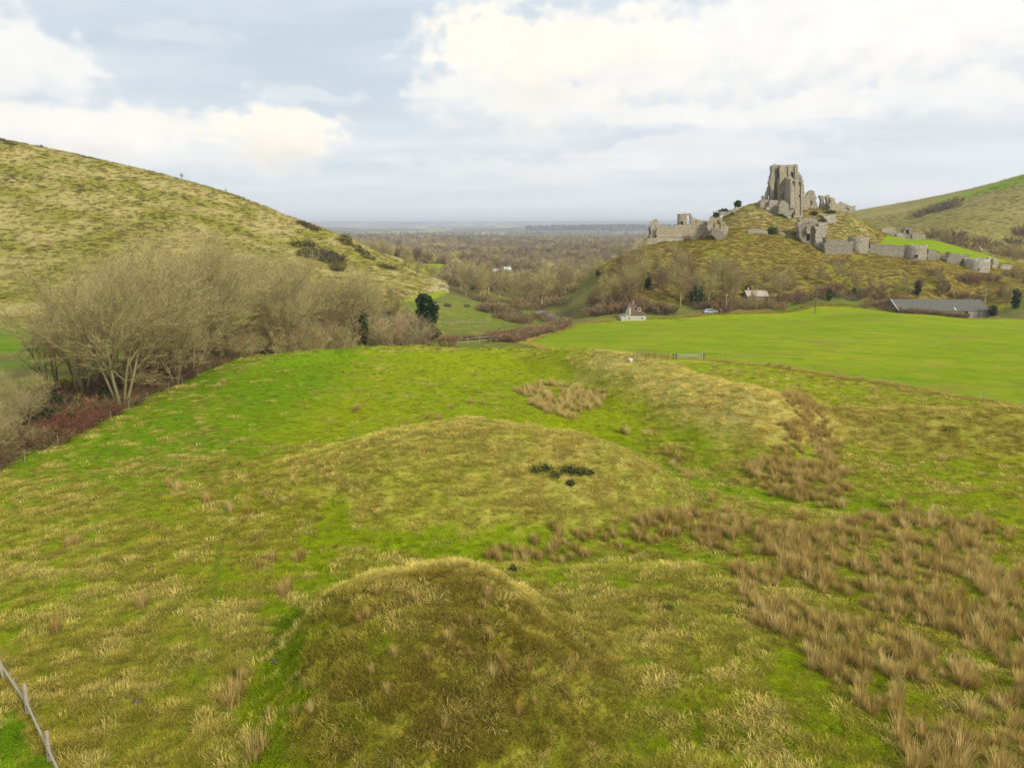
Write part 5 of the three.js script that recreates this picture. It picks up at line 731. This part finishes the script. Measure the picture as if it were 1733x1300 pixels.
// ---------------------------------------------------------------- far woods: a mass nobody could count
{
  const lod = [0, 1, 2].map(k => bareTree({ seed: 1200 + k, height: 12, stems: 1, splay: 0.2, girth: 0.25, levels: 3, trunkLevels: 1, kids: [15, 16], from: [0.18, 0.1], ratio: [0.6, 0.8], taper: [0.3, 0.3], angle: [0.45, 1.0], wobble: 0.4, lift: 0.06, minR: 0.08, fork: 3, bark: [1, 0.95, 0.9], limb: [1, 1, 1], twigColor: [1, 1, 1] })).map(t => mergeGeometries([t.trunk, t.crown]));
  const con = (() => { const r = rng(33), t = new Tris(); for (let i = 0; i < 160; i++) { const h = r(), a = r() * 6.28, q = (1 - h * 0.75) * 2.8 * Math.sqrt(r()), s = 1.3; t.tri([Math.cos(a) * q, 2 + h * 10, Math.sin(a) * q], [Math.cos(a + 0.5) * (q + s), 1.4 + h * 10, Math.sin(a + 0.5) * (q + s)], [Math.cos(a - 0.5) * (q + s), 1.5 + h * 10 + r(), Math.sin(a - 0.5) * (q + s)], [1, 1, 1]); } return t.geo(); })();
  const r = rng(1300), L = [[], [], [], []];
  const cols = [[0.35, 0.295, 0.12], [0.30, 0.24, 0.11], [0.26, 0.19, 0.125], [0.39, 0.345, 0.14], [0.25, 0.165, 0.14]];
  let guard = 0;
  while (L[0].length + L[1].length + L[2].length < 10500 && guard++ < 200000) {
    const D = 432 * Math.pow(2700 / 432, Math.pow(r(), 0.9)), X = (-0.30 + 0.66 * r()) * D, rg = regionOf(X, D); if (rg !== 5) continue; if (inside(X, D, KNOLL)) continue; if (D < 560 && X > -82 && X < -38) continue;
    if (X > 40 && D < 470) continue;
    const gap = fbm(X / 210 + 3, D / 260, 3); if (gap > 0.28 && D > 620) continue;
    const s = (0.75 + 0.55 * r()) * (D > 900 ? 1.15 : 1), c = cols[Math.floor(clamp(2.3 + 3.6 * fbm(X / 160 + 50, D / 200, 3) + 2.2 * (r() - 0.5), 0, 4.99))], v = (0.75 + 0.5 * r()) * (1 + 0.55 * fbm(X / 70 + 9, D / 110, 2));
    L[Math.floor(r() * 3)].push([X, height(X, D) - 0.4, D, s, c[0] * v, c[1] * v, c[2] * v]);
  }
  for (let i = 0; i < 2600; i++) { const D = 4800 + 1300 * r(), X = 100 + (2400 + 0.3 * (D - 4800)) * r(); const q = height(X, D); if (q < -8) continue; L[3].push([X, q - 4, D, 1.3 + 0.6 * r(), 0.10, 0.12, 0.07]); }
  for (let i = 0; i < 900; i++) { const D = 1100 + 4600 * r(), X = (-0.3 + 0.6 * r()) * D; L[3].push([X, height(X, D) - 2, D, 0.6 + 0.5 * r(), 0.09 + 0.06 * r(), 0.11, 0.05]); }
  [...lod, con].forEach((ge, k) => { const im = new THREE.InstancedMesh(ge, k < 3 ? barkMat : leafMat, L[k].length), M = new THREE.Matrix4(), Q = new THREE.Quaternion(), E = new THREE.Euler(); im.name = numbered(k < 3 ? 'far_woods' : 'far_conifers'); im.castShadow = im.receiveShadow = true; L[k].forEach((e, i) => { Q.setFromEuler(E.set(0, i * 1.7, 0)); M.compose(new THREE.Vector3(e[0], e[1], -e[2]), Q, new THREE.Vector3(e[3] * 1.15, e[3], e[3] * 1.15)); im.setMatrixAt(i, M); im.setColorAt(i, new THREE.Color().setRGB(e[4], e[5], e[6])); }); tag(im, k < 3 ? 'brown leafless woodland filling the valley beyond the castle' : 'dark conifer woods on the far ridges', 'woods', null, 'stuff'); scene.add(im); });
  console.log('woods', L.map(l => l.length).join(' '));
}
// ---------------------------------------------------------------- built things
const wood = plainMat([0.34, 0.29, 0.20], 0.9), woodDark = plainMat([0.12, 0.10, 0.075], 0.9), woodPale = plainMat([0.40, 0.35, 0.25], 0.9), wireMat = plainMat([0.35, 0.35, 0.34], 0.5, { metalness: 0.6 }), rust = plainMat([0.20, 0.115, 0.06], 0.8), whiteMat = plainMat([0.78, 0.78, 0.74], 0.6), limeWash = plainMat([0.44, 0.41, 0.335], 0.95), glassMat = plainMat([0.05, 0.06, 0.07], 0.15), steel = plainMat([0.30, 0.30, 0.29], 0.5, { metalness: 0.7 });
const bxg = (w, h, d, x = 0, y = 0, z = 0) => { const q = new THREE.BoxGeometry(w, h, d); q.translate(x, y + h / 2, z); return q; };
function rod(a, b, r, n = 5) { const v = new THREE.Vector3().subVectors(b, a), q = new THREE.CylinderGeometry(r, r, v.length(), n, 1); q.applyQuaternion(new THREE.Quaternion().setFromUnitVectors(new THREE.Vector3(0, 1, 0), v.clone().normalize())); const m = a.clone().add(b).multiplyScalar(0.5); q.translate(m.x, m.y, m.z); return q; }
const postGeos = [0, 1, 2].map(k => { const q = new THREE.CylinderGeometry(0.055 - 0.006 * k, 0.065, 1.55, 7, 2); q.translate(0, 0.5, 0); return q; });
// fence: posts stand on the ground along points, wires or rails run between them
function fence(name, label, pts, { h = 1.15, mat = wood, wires = 3, rails = 0, railMat = wood, lean = 0.05, seed = 1, thick = 1, group } = {}) {
  const r = rng(seed * 71), o = thing(name, label, 'fence', [pts[0][0], 0, -pts[0][1]], 0, group), base = pts.map(([X, D]) => new THREE.Vector3(X - pts[0][0], ground(X, D), -D + pts[0][1]));
  base.forEach((p, i) => { const m = meshOf('post', postGeos[i % 3], mat, o); m.position.copy(p); m.rotation.set((r() - 0.5) * 2 * lean, r() * 6, (r() - 0.5) * 2 * lean); m.scale.set(thick, h / 1.25 * (0.92 + 0.16 * r()), thick); });
  for (let i = 0; i < base.length - 1; i++) { for (let k = 0; k < wires; k++) meshOf('wire', rod(base[i].clone().setY(base[i].y + h * (0.3 + 0.3 * k)), base[i + 1].clone().setY(base[i + 1].y + h * (0.3 + 0.3 * k)), 0.006, 3), wireMat, o); for (let k = 0; k < rails; k++) meshOf('rail', rod(base[i].clone().setY(base[i].y + h * (0.45 + 0.48 * k)), base[i + 1].clone().setY(base[i + 1].y + h * (0.45 + 0.48 * k)), 0.055, 4), railMat, o); }
  return o;
}
const px2 = L => L.map(([px, py]) => { const p = hit(px, py); return [p[0], p[2]]; });
fence('wire_fence', 'wire fence on slim posts between meadow and green pasture', px2([[1850, 712], [1790, 700], [1726, 689], [1664, 677], [1605, 667], [1557, 659], [1505, 651.5], [1459, 644.5], [1412, 637.5], [1372, 629], [1332, 622], [1294, 615], [1262, 612], [1222, 610]]), { mat: wood, thick: 0.9, seed: 3 });
fence('wire_fence', 'wire fence from the field gate along the top of the ring bank', px2([[1140, 607], [1120, 605], [1098, 603], [1085, 601.5], [1060, 599]]), { mat: wood, thick: 0.8, seed: 4 });
fence('hedge_fence', 'old post and wire fence along the foot of the hedgerow', [...Array(19).keys()].map(k => [-49.2 + 0.5 * noise(k * 0.7, 2) - (k > 15 ? 0 : 0), 64 + k * 5.4]), { mat: plainMat([0.24, 0.20, 0.14]), h: 1.2, lean: 0.14, seed: 5, thick: 0.95 });
fence('corner_fence', 'weathered timber post fence at the bright green field corner', [[-31.5, 41.5], [-28.4, 38.0], [-25.3, 34.6], [-22.2, 31.5], [-19.4, 28.4], [-16.5, 25.2]], { mat: wood, h: 1.35, lean: 0.14, thick: 1.6, seed: 6, rails: 1, railMat: woodPale });
fence('valley_fence', 'row of thin posts along the far rim of the ring', px2([[696, 572], [704, 571.5], [728, 571], [732, 571], [746, 571.5], [753, 571.5], [761, 572], [768, 572.5]]), { mat: woodPale, h: 1.2, wires: 2, seed: 7, thick: 0.9 });
fence('rail_fence', 'pale post and rail fence in front of the rusty hedge', [[-13.5, 186], [-10.8, 186.6], [-8, 187.2], [-5.2, 187.8], [-2.6, 188.4]], { mat: woodPale, h: 1.5, wires: 0, rails: 2, railMat: woodPale, seed: 8, thick: 1.3 });
fence('spur_fence', 'thin fence across the foot of the green spur', [[-31, 266], [-27, 265], [-23, 264.5], [-19, 265], [-15, 266], [-11, 268], [-8, 271]], { mat: woodPale, h: 1.2, wires: 2, rails: 1, railMat: woodPale, seed: 9, thick: 1.1 });
fence('field_fence', 'thin fence between the flat green field and the hill', [[-150, 222], [-138, 223], [-126, 224], [-114, 225], [-102, 226], [-90, 228]], { mat: woodPale, h: 1.3, wires: 2, seed: 10, thick: 1.4 });
{ // stile frame by the evergreen
  const [x, d] = [-20.6, 176.5], o = thing('wooden_stile', 'small wooden stile frame beside the dark evergreen', 'stile', [x, ground(x, d), -d]);
  for (const s of [-0.55, 0.55]) meshOf('post', bxg(0.14, 1.5, 0.14, s, -0.2), woodPale, o); meshOf('top_rail', bxg(1.35, 0.16, 0.16, 0, 1.3), woodPale, o); meshOf('step', bxg(1.0, 0.08, 0.3, 0, 0.45), woodPale, o);
}
{ // field gate
  const a = hit(1144, 608), b = hit(1187, 608.5), L = Math.hypot(b[0] - a[0], b[2] - a[2]), o = thing('field_gate', 'five-bar metal field gate between dark timber posts', 'gate', [a[0], Math.min(a[1], b[1]) - 0.05, -a[2]], Math.atan2(b[2] - a[2], b[0] - a[0]));
  for (const [x, m, h] of [[-0.55, woodDark, 1.5], [0, woodDark, 1.6], [L, wood, 1.6], [L + 0.45, woodDark, 1.4]]) meshOf('gate_post', bxg(0.2, h, 0.2, x, -0.15), m, o);
  for (const y of [0.2, 0.45, 0.68, 0.92, 1.2]) meshOf('bar', rod(new THREE.Vector3(0.12, y, 0), new THREE.Vector3(L - 0.12, y, 0), 0.03, 5), steel, o);
  for (const x of [0.15, L / 2, L - 0.15]) meshOf('upright', rod(new THREE.Vector3(x, 0.18, 0), new THREE.Vector3(x, 1.22, 0), 0.03, 5), steel, o);
  meshOf('brace', rod(new THREE.Vector3(0.15, 0.2, 0), new THREE.Vector3(L / 2, 1.2, 0), 0.025, 5), steel, o); meshOf('brace', rod(new THREE.Vector3(L / 2, 1.2, 0), new THREE.Vector3(L - 0.15, 0.2, 0), 0.025, 5), steel, o);
}
{ // sheep hurdles: a pen of rusty tubular frames
  const P = px2([[1072, 609], [1086, 604], [1108, 603.5], [1131, 604.5], [1130, 612.5], [1108, 612], [1076, 610.5]]), o = thing('sheep_pen', 'pen of rusty tubular hurdles near the field gate', 'pen', [P[0][0], 0, -P[0][1]]);
  P.forEach((p, i) => { const q = P[(i + 1) % P.length]; if (i === P.length - 1) return; const A = new THREE.Vector3(p[0] - P[0][0], ground(...p), -p[1] + P[0][1]), B = new THREE.Vector3(q[0] - P[0][0], ground(...q), -q[1] + P[0][1]), gs = []; for (const h of [0.15, 0.45, 0.75, 1.05]) gs.push(rod(A.clone().setY(A.y + h), B.clone().setY(B.y + h), 0.028, 4)); for (const f of [0.02, 0.5, 0.98]) { const C = A.clone().lerp(B, f); gs.push(rod(C.clone().setY(C.y - 0.1), C.clone().setY(C.y + 1.1), 0.028, 4)); } meshOf('hurdle', mergeGeometries(gs), rust, o); });
  const h = hit(1191, 607), e = hit(1214, 608.5), u = thing('loose_hurdle', 'lone drooping hurdle rail against the gate end post', 'hurdle', [h[0], h[1], -h[2]]), B = new THREE.Vector3(e[0] - h[0], e[1] - h[1], -e[2] + h[2]);
  meshOf('top_rail', new THREE.TubeGeometry(new THREE.CatmullRomCurve3([new THREE.Vector3(0, 0.75, 0), B.clone().multiplyScalar(0.65).setY(0.72), B.clone().setY(B.y + 0.05)]), 12, 0.035, 5), rust, u); meshOf('foot_rail', rod(new THREE.Vector3(0, 0.15, 0), B.clone().multiplyScalar(0.8).setY(B.y * 0.8 + 0.15), 0.03, 4), rust, u);
  const wp = hit(1067, 613), tub = thing('feed_tub', 'white feed tub on the grass by the sheep pen', 'tub', [wp[0], wp[1], -wp[2]]); const lt = new THREE.LatheGeometry([[0, 0.02], [0.30, 0.02], [0.36, 0.55], [0.40, 0.57], [0.40, 0.61], [0.34, 0.6], [0.28, 0.1], [0, 0.09]].map(p => new THREE.Vector2(...p)), 18); meshOf('tub_body', lt, whiteMat, tub); tub.scale.setScalar(0.8); meshOf('rope_handle', new THREE.TorusGeometry(0.10, 0.02, 5, 10, Math.PI).translate(0.36, 0.5, 0), woodDark, tub);
}
// molehills and bare earth
{ const earth = plainMat([0.085, 0.055, 0.035], 1); const r = rng(51); for (const [px, py] of [[257, 962], [677, 722], [581, 631], [596, 632], [633, 634], [604, 622], [689, 719], [470, 1120], [232, 1190]]) { const p = hit(px, py), ge = new THREE.IcosahedronGeometry(0.28, 2), a = ge.attributes.position; for (let i = 0; i < a.count; i++) { const k = 1 + 0.3 * noise(a.getX(i) * 7 + px, a.getZ(i) * 7 + a.getY(i) * 5); a.setXYZ(i, a.getX(i) * k, a.getY(i) * k * 0.5, a.getZ(i) * k); } ge.computeVertexNormals(); const m = meshOf(numbered('molehill'), ge, earth); m.position.set(p[0], p[1], -p[2]); tag(m, 'dark heap of molehill earth in the short meadow grass', 'molehill', 'molehills in the meadow grass', 'thing'); scene.add(m); } }
// lane
{ const path = [[16.5, 244], [18, 254], [19.5, 264], [20, 276], [17, 288], [10, 298]], P = [], I = []; const crv = new THREE.CatmullRomCurve3(path.map(([X, D]) => new THREE.Vector3(X, 0, D))), n = 40; for (let i = 0; i <= n; i++) { const p = crv.getPoint(i / n), t = crv.getTangent(i / n); for (const s of [-1.7, 1.7]) { const X = p.x + t.z * s, D = p.z - t.x * s; P.push(X, height(X, D) + 0.3, -D); } if (i < n) I.push(2 * i, 2 * i + 1, 2 * i + 2, 2 * i + 1, 2 * i + 3, 2 * i + 2); } const ge = new THREE.BufferGeometry(); ge.setAttribute('position', new THREE.Float32BufferAttribute(P, 3)); ge.setIndex(I); ge.computeVertexNormals(); const m = meshOf('road', ge, plainMat([0.20, 0.205, 0.215], 0.6, { side: THREE.DoubleSide })); m.userData = { kind: 'structure', label: 'narrow grey lane running between the hedges', category: 'road' }; scene.add(m); }
// gabled prism: width along x, depth along z, eave height, ridge height
function gableRoof(w, d, e, rdg, over = 0.3, th = 0.18) { const hw = w / 2 + over, hd = d / 2 + over, slope = (rdg - e) / (d / 2), y0 = e - over * slope, gs = []; for (const s of [-1, 1]) { const sh = new THREE.Shape([[s * hd, y0], [0, rdg], [0, rdg + th], [s * (hd + 0.02), y0 + th]].map(p => new THREE.Vector2(...p))); const q = new THREE.ExtrudeGeometry(sh, { depth: 2 * hw, bevelEnabled: false }); q.rotateY(Math.PI / 2); q.translate(-hw, 0, 0); gs.push(q); } return gs; }
function gableWall(w, d, e, rdg, x, th = 0.2) { const sh = new THREE.Shape([[-d / 2, -0.5], [d / 2, -0.5], [d / 2, e], [0, rdg - 0.02], [-d / 2, e]].map(p => new THREE.Vector2(...p))), q = new THREE.ExtrudeGeometry(sh, { depth: th, bevelEnabled: false }); q.rotateY(Math.PI / 2); q.translate(x, 0, 0); return q; }
// the long barn
{
  const D0 = 247, y0 = ground(150, D0 - 1) - 0.1, x0 = at(1522, 520, D0)[0], x1 = at(1675, 520, D0)[0], w = x1 - x0, d = 12, e = 2.6, rdg = 5.6;
  const o = thing('long_barn', 'long low barn with grey corrugated roof and board front', 'barn', [(x0 + x1) / 2, y0, -D0 - d / 2]);
  const roofM = new THREE.MeshPhysicalMaterial({ ...stoneTexture(610, [0.17, 0.16, 0.13], [0.125, 0.12, 0.10], [0.085, 0.088, 0.06], 6), bumpScale: 0.05, roughness: 0.9, specularIntensity: 0.3 }); roofM.name = 'fibre cement sheets';
  const gableM = plainMat([0.15, 0.155, 0.16], 0.8); const split = -w / 2 + w * 0.42;
  for (const [a, b, dz] of [[-w / 2, split, 0.05], [split, w / 2, 0]]) gableRoof(b - a, d, e + dz, rdg + dz, 0.15, 0.12).forEach(q => { const n = 26, k = meshOf('roof_slope', q.translate((a + b) / 2, 0, 0), roofM, o); });
  meshOf('gable_wall', gableWall(w, d, e, rdg, -w / 2), gableM, o); meshOf('gable_wall', gableWall(w, d, e, rdg, w / 2 - 0.2), gableM, o);
  meshOf('dark_doorway', bxg(0.1, 2.2, 4.4, -w / 2 - 0.06, 0, 0.6), plainMat([0.03, 0.033, 0.04], 0.8), o);
  meshOf('bargeboard', rod(new THREE.Vector3(-w / 2 - 0.2, e - 0.05, d / 2 + 0.15), new THREE.Vector3(-w / 2 - 0.2, rdg + 0.1, 0), 0.16, 4), whiteMat, o);
  meshOf('rear_wall', bxg(w, e, 0.2, 0, -0.5, -d / 2 + 0.1), woodDark, o);
  const r = rng(611), tones = [[0.34, 0.315, 0.26], [0.40, 0.37, 0.30], [0.29, 0.265, 0.215], [0.24, 0.22, 0.18]].map(c => plainMat(c, 0.9)), bg = bxg(0.56, e + 0.4, 0.06, 0, -0.5);
  for (let x = -w / 2 + 0.3; x < w / 2 - 0.2; x += 0.6) { if (Math.abs(x - w * 0.24) < 0.7) continue; const m = meshOf('board', bg, tones[Math.floor(r() * 4)], o); m.position.set(x, 0, d / 2 - 0.1 + 0.03 * (r() - 0.5)); }
  meshOf('doorway', bxg(1.4, e + 0.2, 0.1, w * 0.24, -0.4, d / 2 - 0.5), plainMat([0.03, 0.028, 0.025]), o); meshOf('eaves_board', bxg(w * 0.58, 0.16, 0.08, w * 0.21, e - 0.15, d / 2 + 0.06), woodPale, o);
  const flap = meshOf('roof_flap', bxg(0.25, 0.06, 1.5), whiteMat, o); flap.position.set(w * 0.13, e + 0.52, d / 2 - 0.8); flap.rotation.x = 0.46;
}
// the cottage
{
  const p = hit(1075, 543.5), o = thing('cottage', 'small whitewashed cottage with steep brown tiled roof', 'cottage', [p[0], p[1] - 0.25, -p[2] - 3.2], 0.12), tile = new THREE.MeshPhysicalMaterial({ ...stoneTexture(620, [0.185, 0.12, 0.085], [0.145, 0.095, 0.07], [0.09, 0.065, 0.05], 4), bumpScale: 0.08, roughness: 0.9, specularIntensity: 0.2 }); tile.name = 'clay tiles';
  const w = 7.4, d = 5.4, e = 2.3, rdg = 6.2;
  meshOf('wall', bxg(w, e + 0.6, d, 0, -0.6), limeWash, o);
  // hipped to one side: two slopes and a hip
  const P = [[-w / 2 + 1.2 - 0.1, e, d / 2 + 0.3], [w / 2 + 0.35, e - 0.1, d / 2 + 0.3], [-0.2, rdg, 0], [-w / 2 + 1.9, rdg, 0], [w / 2 + 0.35, e - 0.1, -d / 2 - 0.3], [-w / 2 + 1.1, e, -d / 2 - 0.3]], tri = (...ids) => { const g2 = new THREE.BufferGeometry(); g2.setAttribute('position', new THREE.Float32BufferAttribute(ids.flatMap(i => P[i]), 3)); g2.setAttribute('uv', new THREE.Float32BufferAttribute(ids.flatMap(i => [P[i][0] + P[i][2], P[i][1]]), 2)); g2.computeVertexNormals(); return g2; };
  const tm = tile; tm.side = THREE.DoubleSide; meshOf('roof_slope', tri(0, 1, 2, 0, 2, 3), tm, o); meshOf('roof_slope', tri(4, 5, 3, 4, 3, 2), tm, o); meshOf('roof_hip', tri(1, 4, 2), tm, o);
  meshOf('gable', tri(5, 0, 3), limeWash, o); meshOf('chimney', bxg(0.7, 1.4, 0.7, -0.4, 5.7), plainMat([0.28, 0.17, 0.12]), o); meshOf('side_chimney', bxg(0.8, 2.6, 0.7, -w / 2 + 1.4, 2.2, d / 2 - 0.1), plainMat([0.42, 0.38, 0.26]), o);
  const dm = meshOf('dormer', bxg(1.1, 1.3, 1.6, 1.3, 3.6, 1.2), limeWash, o); meshOf('dormer_roof', bxg(1.4, 0.14, 1.9, 1.3, 4.9, 1.2), tile, dm); meshOf('pane', bxg(0.7, 0.7, 0.04, 1.3, 3.9, 2.02), glassMat, dm);
  for (const x of [-2.4, 2.2]) { const wn = meshOf('window', bxg(0.9, 0.9, 0.08, x, 0.7, d / 2), whiteMat, o); meshOf('pane', bxg(0.7, 0.7, 0.04, x, 0.8, d / 2 + 0.04), glassMat, wn); }
  o.scale.setScalar(0.88); meshOf('lean_to', bxg(1.6, 2.1, 3.6, -w / 2 - 0.7, -0.4, 0.8), limeWash, o);
}
// bungalow roof over the hedge
{
  const [x, , d] = at(1277, 510, 263), o = thing('bungalow', 'low bungalow with pale ridge showing over the hedge', 'house', [x, ground(x, d) - 1.9, -d], 0.05); meshOf('wall', bxg(7, 2.6, 5, 0, -0.3), plainMat([0.30, 0.22, 0.16]), o); gableRoof(7, 5, 2.3, 3.9, 0.3, 0.16).forEach(q => meshOf('roof_slope', q, plainMat([0.40, 0.34, 0.27]), o)); meshOf('chimney', bxg(0.6, 1.4, 0.6, -2.6, 3.6), plainMat([0.36, 0.25, 0.19]), o); for (const s of [-1, 1]) meshOf('gable_wall', gableWall(7, 5, 2.3, 3.9, s * 3.4 - 0.1), plainMat([0.32, 0.24, 0.18]), o);
  const wn = meshOf('window', bxg(1.1, 1.0, 0.08, -1.4, 1.0, 2.52), whiteMat, o); meshOf('pane', bxg(0.85, 0.75, 0.04, -1.4, 1.12, 2.57), glassMat, wn);
}
// white-roofed sheds in the wood
for (const [px, py, D, w, l] of [[842, 458, 470, 6, 'white-roofed shed glimpsed among the valley trees'], [858, 455, 480, 4, 'smaller pale shed behind the white-roofed shed']]) { const p = at(px, py, D), o = thing('farm_shed', l, 'shed', [p[0], p[1] - 4.5, -D], 0.2); meshOf('wall', bxg(w, 5, 6, 0, -1), limeWash, o); gableRoof(w, 6, 4, 5.6, 0.3, 0.15).forEach(q => meshOf('roof_slope', q, plainMat([0.5, 0.5, 0.48]), o)); for (const s of [-1, 1]) meshOf('gable_wall', gableWall(w, 6, 4, 5.6, s * (w / 2 - 0.1) - 0.1), limeWash, o); }
// parked car
{
  const p = hit(1204, 531.5), o = thing('parked_car', 'silver blue car parked at the gap in the top hedge', 'car', [p[0], p[1], -p[2] - 1.6], 0.06), paint = new THREE.MeshPhysicalMaterial({ color: new THREE.Color().setRGB(0.42, 0.50, 0.58), roughness: 0.35, clearcoat: 0.6 }); paint.name = 'car paint';
  const prof = (pts, wd, bev = 0.08) => { const q = new THREE.ExtrudeGeometry(new THREE.Shape(pts.map(a => new THREE.Vector2(...a))), { depth: wd - 2 * bev, bevelEnabled: true, bevelThickness: bev, bevelSize: bev, bevelSegments: 2 }); q.translate(0, 0, -(wd - 2 * bev) / 2); return q; };
  meshOf('body', prof([[-2.1, 0.35], [2.1, 0.35], [2.15, 0.7], [1.95, 0.88], [1.1, 0.98], [-1.9, 0.98], [-2.1, 0.85]], 1.75), paint, o); meshOf('cabin', prof([[-1.75, 0.98], [1.05, 0.98], [0.45, 1.44], [-1.25, 1.48]], 1.55), paint, o);
  for (const s of [-1, 1]) { const sw = meshOf('side_window', prof([[-1.5, 1.04], [0.85, 1.04], [0.38, 1.38], [-1.15, 1.41]], 0.06, 0.01), glassMat, o); sw.position.z = s * 0.79; } 
  const wheel = new THREE.CylinderGeometry(0.33, 0.33, 0.2, 18).rotateX(Math.PI / 2), rim = new THREE.CylinderGeometry(0.2, 0.2, 0.22, 12).rotateX(Math.PI / 2); for (const x of [-1.3, 1.35]) for (const z of [-0.8, 0.8]) { const m = meshOf('wheel', wheel, plainMat([0.02, 0.02, 0.02], 0.8), o); m.position.set(x, 0.33, z); meshOf('rim', rim, steel, m); }
  for (const z of [-0.6, 0.6]) { meshOf('headlight', bxg(0.08, 0.14, 0.3, 2.2, 0.66, z), whiteMat, o); meshOf('tail_light', bxg(0.06, 0.18, 0.22, -2.2, 0.72, z), plainMat([0.4, 0.03, 0.02], 0.4), o); }
  const q = hit(1220, 529), gt = thing('hedge_gate', 'pale green gate standing beside the parked car', 'gate', [q[0], q[1], -q[2] - 1], 0.05); for (const x of [0, 2.8]) meshOf('gate_post', bxg(0.2, 1.5, 0.2, x, -0.2), x ? woodDark : wood, gt); for (const y of [0.25, 0.5, 0.75, 1.0]) meshOf('bar', bxg(2.7, 0.12, 0.05, 1.4, y), plainMat([0.42, 0.52, 0.42]), gt);
}
// poles
for (const [px, py0, py1, l, m, D] of [[1379, 523, 480, 'tall wooden telegraph pole at the pasture top edge', woodDark, 250], [1228, 527, 497, 'slim grey pole beside the hedge gate', wood, 246], [1665, 517, 487, 'thin pale pole above the barn roof end', wood, 262]]) { const b = at(px, py0, D), t = at(px, py1, D), y = ground(b[0], D), o = thing('utility_pole', l, 'pole', [b[0], y - 0.3, -D]), h = t[1] - y; meshOf('pole', new THREE.CylinderGeometry(0.09, 0.15, h + 0.3, 8).translate(0, (h + 0.3) / 2, 0), m, o); meshOf('cross_arm', bxg(0.9, 0.1, 0.1, 0, h - 0.3), m, o); for (const x of [-0.35, 0.35]) meshOf('insulator', new THREE.CylinderGeometry(0.05, 0.05, 0.14, 6).translate(x, h - 0.13, 0), whiteMat, o); }
{ const p = at(1430, 512, 252), q = at(1447, 512, 252), y = ground(p[0], 252), o = thing('hoop_frame', 'grey hoop frame left standing in the brambles', 'frame', [p[0], y, -252]); const w = q[0] - p[0], h = at(1440, 501, 252)[1] - y; meshOf('hoop', new THREE.TubeGeometry(new THREE.CatmullRomCurve3([new THREE.Vector3(0, 0, 0), new THREE.Vector3(0.1, h * 0.95, 0), new THREE.Vector3(w * 0.6, h, 0), new THREE.Vector3(w, h * 0.85, 0), new THREE.Vector3(w, 0, 0)]), 20, 0.035, 5), steel, o); meshOf('tie_bar', rod(new THREE.Vector3(0.1, h * 0.8, 0), new THREE.Vector3(w, h * 0.8, 0), 0.03, 4), steel, o); }
console.log('things done');
renderer.render(scene, camera);
